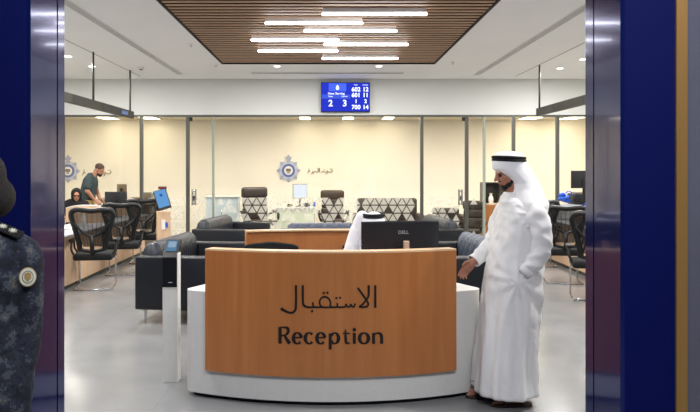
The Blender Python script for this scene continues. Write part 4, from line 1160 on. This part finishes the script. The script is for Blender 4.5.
# cuff ring and pocket bunch
mb = MB(); mb.tube([qz(520, 263.5, -.222), qz(515.5, 268.5, -.21)], [.056, .052], 24, cap=False)
o = shift(mb).build('cuff', M_robe, t, True); o.modifiers.new('thickness', 'SOLIDIFY').thickness = .006
mb = MB()
mb.caps(qz(516, 270, -.195), .045, qz(507, 279, -.185), .042); mb.caps(qz(507, 279, -.185), .038, qz(499, 293, -.165), .022)
mb.caps(qz(512, 268, -.19), .02, qz(500, 279, -.18), .016); mb.caps(qz(514, 278, -.20), .018, qz(504, 292, -.175), .012)
shift(mb).build('pocket', M_robe, t, voxel=.008, sm=4)
# collar
mb = MB(); mb.tube([qz(507 + 8 * math.cos(a) + 5, 193 - 2 * math.cos(a), .058 * math.sin(a)) for a in [2 * PI * k / 20 for k in range(21)]], .010, 8, cap=False)
shift(mb).build('collar', M_robe, t, True)
# head cloth
gs = [(152, 503, 513, .022), (152.8, 499, 518, .05), (154.5, 496, 521.5, .068), (157.5, 493.6, 524, .082), (161, 492.6, 525.3, .088), (164.5, 492.4, 527, .089), (168.5, 493, 529, .09), (172, 497.5, 531.5, .092),
      (177, 504.5, 534.5, .097), (183, 511, 538, .108), (189, 511.5, 541, .128), (196, 510.5, 543, .165), (204, 509.5, 545, .20), (213, 508, 546.5, .215), (222, 507, 546, .22), (230, 508, 545, .222)]
secs = [(zz(a), xx(b), xx(c), d, 0.012 if a > 165 else .0) for a, b, c, d in gs]
fine = []
for i in range(len(secs) - 1):
    for k in range(4):
        u = k / 4; fine.append(tuple(m_ + (n_ - m_) * u for m_, n_ in zip(secs[i], secs[i + 1])))
fine.append(secs[-1])
rr = robe_rings(fine, DM, 64, k1=7, k2=12)
for ring in rr:
    for v in ring:
        if v.z < zz(196):
            u = min(1, (zz(196) - v.z) / (zz(196) - zz(230)))
            v.z += u * (.155 * max(0, (v.x - xx(515)) / (xx(546) - xx(515))) + .012 * math.sin(v.y * 16))
            v.y += (v.y - DM) * .07 * u
mb = MB().rings(rr, cap=False); top = len(mb.v)
c0_ = sum((v for v in rr[0]), Vector()) / len(rr[0]); mb.v.append(c0_ + Vector((0, 0, .002)))
for j in range(64): mb.f.append((j, (j + 1) % 64, top))
gh = shift(mb).build('head_cloth', M_scarf, t, True); so = gh.modifiers.new('thickness', 'SOLIDIFY'); so.thickness = .004; so.offset = 1
mb = MB()
for zc, gx in ((157.6, 0), (160.4, .2)):
    mb.tube([q(508.8 + gx + 15.9 * math.cos(a), zc + .6 * math.cos(a), .092 * math.sin(a)) for a in [2 * PI * k / 36 for k in range(37)]], .0105, 8, cap=False)
shift(mb).build('head_cord', M_cord, t, True)
# sandals
for (fx, dy) in ((514, -.09), (494, .09)):
    p = qz(fx, 392, dy); mb = MB()
    pts = [(p.x + .10 , p.y), (p.x + .085, p.y - .034), (p.x - .02, p.y - .038), (p.x - .12, p.y - .05), (p.x - .175, p.y - .03), (p.x - .185, p.y), (p.x - .17, p.y + .03), (p.x - .12, p.y + .048), (p.x - .02, p.y + .036), (p.x + .085, p.y + .032)]
    pts = [(b[0], b[1]) for b in catmull([(a_, b_) for a_, b_ in pts + [pts[0]]], 4)[:-1]]
    mb.slab(pts, 0.0, .022)
    mb.tube([(p.x - .10, p.y - .05, .02), (p.x - .10, p.y - .03, .062), (p.x - .10, p.y + .03, .062), (p.x - .10, p.y + .05, .02)], .009, 8)
    mb.tube([(p.x + .02, p.y - .036, .02), (p.x + .05, p.y - .034, .075), (p.x + .07, p.y, .085), (p.x + .05, p.y + .034, .075), (p.x + .02, p.y + .036, .02)], .008, 8)
    shift(mb).build('sandal', M_sandal, t, True)

# ---- seated receptionist ----------------------------------------------------
DS = 5.85
def qs(px, py, dy=0.0): return Vector(((px - VX) / F * DS, DS + dy, CZ - (py - VY) / F * DS))
off = Vector((qs(371, 0).x, DS + .08, 0))
t = thing('person', 'seated receptionist in white robe and head cloth, bowed behind the curved monitor', 'person', off)
body = MB(); hc = qs(373, 226.5, -.06); fd = Vector((-.25, -1, -.05)).normalized()
head(body, hc, fd, .98)
limb(body, [hc + Vector((.0, .05, -.08)), qs(371, 245, .03)], [.052, .056])
body.ell(qs(370, 264, .05), (.20, .12, .16)); body.ell(qs(371, 290, .08), (.17, .13, .22)); 
bz = .60
body.ell((off.x, DS + .10, .62), (.18, .15, .13))
for s in (-1, 1):
    limb(body, [Vector((off.x + s * .09, DS + .08, .61)), Vector((off.x + s * .11, DS - .32, .585)), Vector((off.x + s * .11, DS - .34, .09))], [.085, .06, .04])
    body.caps((off.x + s * .11, DS - .34, .04), .036, (off.x + s * .11, DS - .47, .03), .028)
limb(body, [qs(350, 255, .03), qs(345, 283, -.08), qs(356, 284.5, -.24)], [.048, .04, .027])
limb(body, [qs(392, 255, .03), qs(397, 283, -.08), qs(388, 284.5, -.24)], [.048, .04, .027])
hand(body, qs(357, 284.5, -.26), (.4, -1, -.1), (0, -.1, -1), (1, 0, 0), .3)
hand(body, qs(387, 284.5, -.26), (-.4, -1, -.1), (0, -.1, -1), (-1, 0, 0), .3)
shift(body).build('body', M_skin, t, voxel=.006, sm=4)
eyes(t, hc - off, fd, .98)
rb = MB(); rb.ell(qs(370, 262, .05), (.225, .135, .16)); rb.ell(qs(371, 288, .08), (.20, .155, .24)); rb.ell((off.x, DS + .10, .63), (.21, .175, .14))
limb(rb, [qs(351, 254, .03), qs(345, 282, -.08), qs(355, 284, -.20)], [.075, .06, .05]); limb(rb, [qs(391, 254, .03), qs(397, 282, -.08), qs(389, 284, -.20)], [.075, .06, .05])
for s in (-1, 1): limb(rb, [Vector((off.x + s * .09, DS + .06, .63)), Vector((off.x + s * .11, DS - .32, .60)), Vector((off.x + s * .10, DS - .33, .14))], [.11, .085, .075])
shift(rb).build('robe', M_robe, t, voxel=.010, sm=4)
mb = MB(); Bh = basis(fd)
mb.ell(hc + Bh @ Vector((0, -.022, .035)), (.094, .112, .092), Bh)
for (x0_, y0_, r0, x1_, y1_, r1, d0, d1) in ((362, 217, .055, 356, 232, .055, -.02, .02), (356, 230, .052, 351, 250, .06, .0, .03), (352, 246, .05, 356, 266, .05, 0, -.05), (380, 226, .04, 384, 250, .055, .04, .06), (366, 222, .07, 364, 248, .08, .06, .1), (376, 228, .06, 376, 250, .07, .06, .1)):
    mb.caps(qs(x0_, y0_, d0), r0, qs(x1_, y1_, d1), r1)
shift(mb).build('head_cloth', M_scarf, t, voxel=.008, sm=5)
mb = MB()
for k_ in (0, 1):
    mb.tube([hc + Bh @ Vector((.083 * math.cos(a), -.022 + .10 * math.sin(a), .088 + k_ * .017)) for a in [2 * PI * k / 32 for k in range(33)]], .0105, 8, cap=False)
shift(mb).build('head_cord', M_cord, t, True)

# ---- officer in camouflage --------------------------------------------------
DO = 2.72
def qo(px, py, dy=0.0): return Vector(((px - VX) / F * DO, DO + dy, CZ - (py - VY) / F * DO))
off = Vector((qo(-23, 0).x, DO, 0))
t = thing('person', 'officer in dark camouflage uniform cut by the picture edge, with a round arm patch', 'person', off)
body = MB(); hc = off + Vector((0, -.02, 1.60)); fd = Vector((-.75, .8, 0))
head(body, hc, fd, 1.0); limb(body, [off + Vector((0, .02, 1.52)), off + Vector((0, .02, 1.40))], [.052, .058])
body.ell(off + Vector((0, .02, 1.26)), (.175, .11, .2)); body.ell(off + Vector((0, .02, .98)), (.16, .11, .2))
for s in (-1, 1):
    limb(body, [off + Vector((s * .09, .02, .92)), off + Vector((s * .10, .0, .50)), off + Vector((s * .10, .03, .09))], [.085, .06, .042])
    body.caps(off + Vector((s * .10, .04, .05)), .04, off + Vector((s * .11, -.12, .035)), .032)
    limb(body, [off + Vector((s * .172, .02, 1.34)), off + Vector((s * .182, .04, 1.03)), off + Vector((s * .165, -.01, .76))], [.05, .038, .026])
    hand(body, off + Vector((s * .165, -.012, .74)), (0, -.1, -1), (-s, 0, 0), (0, -1, 0), .35)
shift(body).build('body', M_skin, t, voxel=.006, sm=4)
eyes(t, hc - off, fd)
def shirt_mb(g=1.0):
    mb = MB()
    mb.ell(off + Vector((0, .02, 1.25)), (.205, .135, .20)); mb.ell(off + Vector((0, .02, 1.02)), (.185, .13, .24)); mb.ell(off + Vector((0, .02, .88)), (.19, .135, .12))
    mb.caps(off + Vector((-.02, .02, 1.40)), .07, off + Vector((.02, .02, 1.40)), .07)
    for s in (-1, 1):
        limb(mb, [off + Vector((s * .06, .02, 1.385)), off + Vector((s * .175, .02, 1.325)), off + Vector((s * .186, .025, 1.25)), off + Vector((s * .182, .04, 1.03)), off + Vector((s * .162, -.01, .72))], [.062, .064, .064, .054, .046])
    return mb
mb = shift(shirt_mb())
o = mb.build('uniform_shirt', M_camo, t, voxel=.008, sm=5)
tx = bpy.data.textures.new('cloth_folds', 'CLOUDS'); tx.noise_scale = .09
dm = o.modifiers.new('folds', 'DISPLACE'); dm.texture = tx; dm.strength = .018; dm.mid_level = .5
mb = MB()
mb.ell(off + Vector((0, .02, .90)), (.175, .125, .13))
for s in (-1, 1): limb(mb, [off + Vector((s * .09, .02, .90)), off + Vector((s * .105, .0, .50)), off + Vector((s * .105, .03, .12))], [.11, .085, .07])
shift(mb).build('trousers', M_camo, t, voxel=.010, sm=4)
for s in (-1, 1):
    mb = MB(); mb.caps(off + Vector((s * .10, .05, .06)), .055, off + Vector((s * .115, -.13, .045)), .045); mb.caps(off + Vector((s * .105, .035, .08)), .055, off + Vector((s * .105, .03, .2)), .055)
    for v in mb.v: v.z = max(v.z, 0)
    shift(mb).build('boot', M_black, t, voxel=.01, sm=2)
mb = MB(); rnd = random.Random(3)
mb.ell(hc + Vector((0, .03, .035)), (.100, .115, .105)); mb.ell(hc + Vector((.045, .07, -.055)), (.078, .08, .085)); mb.ell(hc + Vector((-.045, .07, -.055)), (.078, .08, .085))
shift(mb); hair = mb.build('hair', M_beard, t, voxel=.008, sm=3)
# shoulder board with three pips, round arm patch, chest badge
M_pip = mat('pale embroidered thread', rgb(196, 196, 178), .7, noise=(30, .06, (1, 1, 1))); M_gold2 = mat('gold thread', rgb(150, 124, 78), .6, noise=(30, .1, (1, 1, 1)))
def frame_at(p, nrm, up):
    n = Vector(nrm).normalized(); u = Vector(up); u = (u - n * u.dot(n)).normalized(); r_ = u.cross(n)
    return Matrix.Translation(Vector(p)) @ Matrix((r_, -n, u)).transposed().to_4x4()       # local X right, -Y outwards, Z up
pa, pb = Vector((.045, -.02, 1.458)), Vector((.178, -.02, 1.400))
Mb = frame_at((pa + pb) / 2, (.36, -.40, .84), (pb - pa))
MB().rbox(-.026, .026, -.004, .004, -.076, .076, .004, M=Mb).build('shoulder_board', M_abaya, t)
for k in range(3):
    c = -.045 + .042 * k
    MB().prism([((.017 if j % 2 == 0 else .008) * math.sin(PI * j / 8), c + (.017 if j % 2 == 0 else .008) * math.cos(PI * j / 8)) for j in range(16)], -.0085, -.0042, M=Mb).build('rank_star', M_pip, t)
pc = qo(33, 275) - off; pc.y = -.048
Mp = frame_at(pc, (.42, -.9, .05), (0, 0, 1))
def disc_(r_, y0, y1, m_, nm, M=Mp, sx=.85): r_ *= .82; return MB().prism([(sx * r_ * math.cos(2 * PI * k / 28), r_ * math.sin(2 * PI * k / 28)) for k in range(28)], y0, y1, M=M).build(nm, m_, t)
disc_(.045, -.004, .004, M_gold2, 'arm_patch'); disc_(.041, -.006, -.0042, M_pip, 'patch_field'); disc_(.029, -.008, -.0062, M_abaya, 'patch_ring'); disc_(.026, -.0098, -.0082, M_pip, 'patch_centre')
MB().prism([(-.012, .014), (0, .019), (.012, .014), (.012, -.004), (0, -.018), (-.012, -.004)], -.0118, -.01, M=Mp).build('patch_shield', M_gold2, t)
Mq = frame_at(Vector((qo(3, 262).x - off.x, -.118, qo(3, 262).z)), (.15, -1, .1), (0, 0, 1))
mb = MB(); 
for k in range(3): stroke(mb, [(-.026 + .004 * k, .006 - .008 * k, .004), (0, -.004 - .006 * k, .004), (.024 - .004 * k, .008 - .008 * k, .004)], lambda u, v, d: Mq @ Vector((u, -d, v)), .004, True, 4)
mb.build('chest_badge', M_gold2, t)

# ---- standing man in the green t-shirt ---------------------------------------
DG = 13.25
def qg(px, py, dy=0.0): return Vector(((px - VX) / F * DG, DG + dy, CZ - (py - VY) / F * DG))
off = Vector((qg(87, 0).x, DG, 0))
t = thing('person', 'standing man in dark green t-shirt leaning over the counter, head bowed', 'person', off)
body = MB(); hc = qg(99.5, 170); fd = Vector((.86, -.2, -.5))
head(body, hc, fd, .97); limb(body, [qg(96, 173), qg(92, 179)], [.055, .06])
limb(body, [qg(90, 183), qg(87, 193), qg(86.5, 205)], [.125, .12, .13])
for dy in (-.1, .1): limb(body, [qg(86.5, 208, dy), off + Vector((.0, dy, .5)), off + Vector((0, dy, .09))], [.09, .06, .042]); body.caps(off + Vector((0, dy, .04)), .037, off + Vector((.14, dy, .03)), .03)
limb(body, [qg(91, 179, -.16), qg(91, 191, -.2), qg(96, 199, -.12)], [.052, .045, .03]); limb(body, [qg(91, 179, .16), qg(93, 191, .2), qg(98, 199, .12)], [.052, .045, .03])
hand(body, qg(96.5, 199.5, -.11), (.7, .2, -.6), (0, .6, -.6), (.5, .6, .4), .5); hand(body, qg(98.5, 199.5, .11), (.7, -.2, -.6), (0, -.6, -.6), (.5, -.6, .4), .5)
shift(body).build('body', M_skin, t, voxel=.007, sm=4); eyes(t, hc - off, fd, .97)
mb = MB(); limb(mb, [qg(90.5, 182), qg(88, 192), qg(87.5, 198)], [.145, .145, .15])
for s in (-1, 1): limb(mb, [qg(91, 177, s * .05), qg(91, 180, s * .15), qg(91, 186.5, s * .19)], [.08, .08, .072])
for v in mb.v: v.z = max(v.z, qg(0, 200).z)
shift(mb).build('t_shirt', M_tee, t, voxel=.012, sm=4)
mb = MB(); mb.ell(qg(86.5, 203), (.145, .17, .12))
for dy in (-.1, .1): limb(mb, [qg(86.5, 207, dy), off + Vector((0, dy, .5)), off + Vector((0, dy, .1))], [.115, .085, .07])
shift(mb).build('trousers', M_khaki, t, voxel=.012, sm=4)
Bh = basis(fd); mb = MB(); mb.ell(hc + Bh @ Vector((0, -.02, .045)), (.08, .094, .078), Bh); shift(mb).build('hair', mat('cropped brown hair', rgb(70, 52, 42), .8, noise=(50, .2, (1, 1, 1))), t, voxel=.008, sm=2)
mb = MB()
for x_, y_, z_, r_ in ((0, .06, -.08, .035), (.032, .035, -.07, .03), (-.032, .035, -.07, .03), (0, .082, -.045, .018)): mb.ell(hc + Bh @ Vector((x_, y_, z_)), r_)
shift(mb).build('beard', M_beard, t, voxel=.008, sm=2)
for dy in (-.1, .1):
    mb = MB().rbox(-.07, .19, dy - .045, dy + .045, 0, .075, .02); mb.build('shoe', M_black, t, 'auto')

# ---- seated woman in the hijab -----------------------------------------------
DW = 12.3
def qw(px, py, dy=0.0): return Vector(((px - VX) / F * DW, DW + dy, CZ - (py - VY) / F * DW))
off = Vector((qw(76, 0).x - .02, DW + .06, 0))
t = thing('person', 'seated woman in a black headscarf and black robe behind the curved desk screen', 'person', off)
body = MB(); hc = qw(76.5, 195.5); fd = Vector((.35, -.95, -.1))
head(body, hc, fd, .93); limb(body, [hc + Vector((0, .02, -.08)), hc + Vector((0, .03, -.17))], [.05, .052])
body.ell(off + Vector((0, 0, .90)), (.15, .10, .2)); body.ell(off + Vector((0, 0, .62)), (.16, .12, .15))
for s in (-1, 1):
    limb(body, [off + Vector((s * .09, 0, .57)), off + Vector((s * .1, -.4, .55)), off + Vector((s * .1, -.4, .1))], [.085, .06, .042]); body.caps(off + Vector((s * .1, -.4, .04)), .035, off + Vector((s * .1, -.53, .03)), .028)
    limb(body, [off + Vector((s * .16, 0, 1.02)), off + Vector((s * .2, -.1, .82)), off + Vector((s * .1, -.30, .82))], [.045, .038, .028]); hand(body, off + Vector((s * .09, -.32, .815)), (-s * .2, -1, -.05), (0, 0, -1), (-s, 0, 0), .3, .92)
shift(body).build('body', M_skin, t, voxel=.007, sm=4); eyes(t, hc - off, fd, .93)
mb = MB(); mb.ell(off + Vector((0, .01, .93)), (.19, .13, .2)); mb.ell(off + Vector((0, 0, .62)), (.2, .16, .17)); mb.caps(off + Vector((-.1, 0, 1.04)), .08, off + Vector((.1, 0, 1.04)), .08)
for s in (-1, 1):
    limb(mb, [off + Vector((s * .16, 0, 1.02)), off + Vector((s * .2, -.1, .82)), off + Vector((s * .11, -.28, .82))], [.075, .062, .05]); limb(mb, [off + Vector((s * .09, 0, .57)), off + Vector((s * .1, -.4, .55)), off + Vector((s * .1, -.4, .14))], [.11, .09, .08])
shift(mb).build('robe', M_abaya, t, voxel=.012, sm=4)
Bh = basis(fd); rings_ = []
mb = MB()
for k in range(25):            # scarf : a tube of cloth round the face opening
    pass
mb.ell(hc + Bh @ Vector((0, -.03, .03)), (.095, .10, .105), Bh)
mb.ell(hc + Bh @ Vector((0, -.03, -.05)), (.09, .085, .10), Bh)
mb.caps(hc + Vector((-.03, .02, -.15)), .085, hc + Vector((.03, .02, -.17)), .09)
ringpts = [hc + Bh @ Vector((.070 * math.cos(a), .040 - .012 * math.sin(a) * 0, -.005 + .092 * math.sin(a))) for a in [2 * PI * k / 28 for k in range(29)]]
mb.tube(ringpts, .024, 10, cap=False)
shift(mb).build('headscarf', M_abaya, t, voxel=.008, sm=3)
mb = MB()
for s in (-1, 1):
    c = hc + Bh @ Vector((s * .030, .098, .006)); mb.tube([c + Bh @ Vector((.023 * math.cos(a), 0, .017 * math.sin(a))) for a in [2 * PI * k / 14 for k in range(15)]], .0035, 6, cap=False)
mb.tube([hc + Bh @ Vector((-.008, .1, .01)), hc + Bh @ Vector((.008, .1, .01))], .003, 6)
shift(mb).build('glasses', M_black, t, True)
o = thing('office_chair', 'black office chair under the seated woman in the headscarf', 'chair', (off.x, off.y + .04, 0), 0)
MB().rbox(-.23, .23, -.22, .22, .36, .44, .03).build('seat', M_fab, o, 'auto'); MB().rbox(-.2, .2, .23, .28, .5, .98, .02).build('backrest', M_fab, o, 'auto')
MB().tube([(0, .27, .6), (0, .26, .4), (0, .1, .37)], .02, 8).build('back_support', M_black, o, True); MB().tube([(0, 0, .37), (0, 0, .03)], .03, 10).build('column', M_black, o, True)
mb = MB()
for k in range(5): a = 2 * PI * k / 5; mb.tube([(0, 0, .09), (.27 * math.cos(a), .27 * math.sin(a), .02)], [.025, .02], 8)
mb.build('star_base', M_black, o, True)
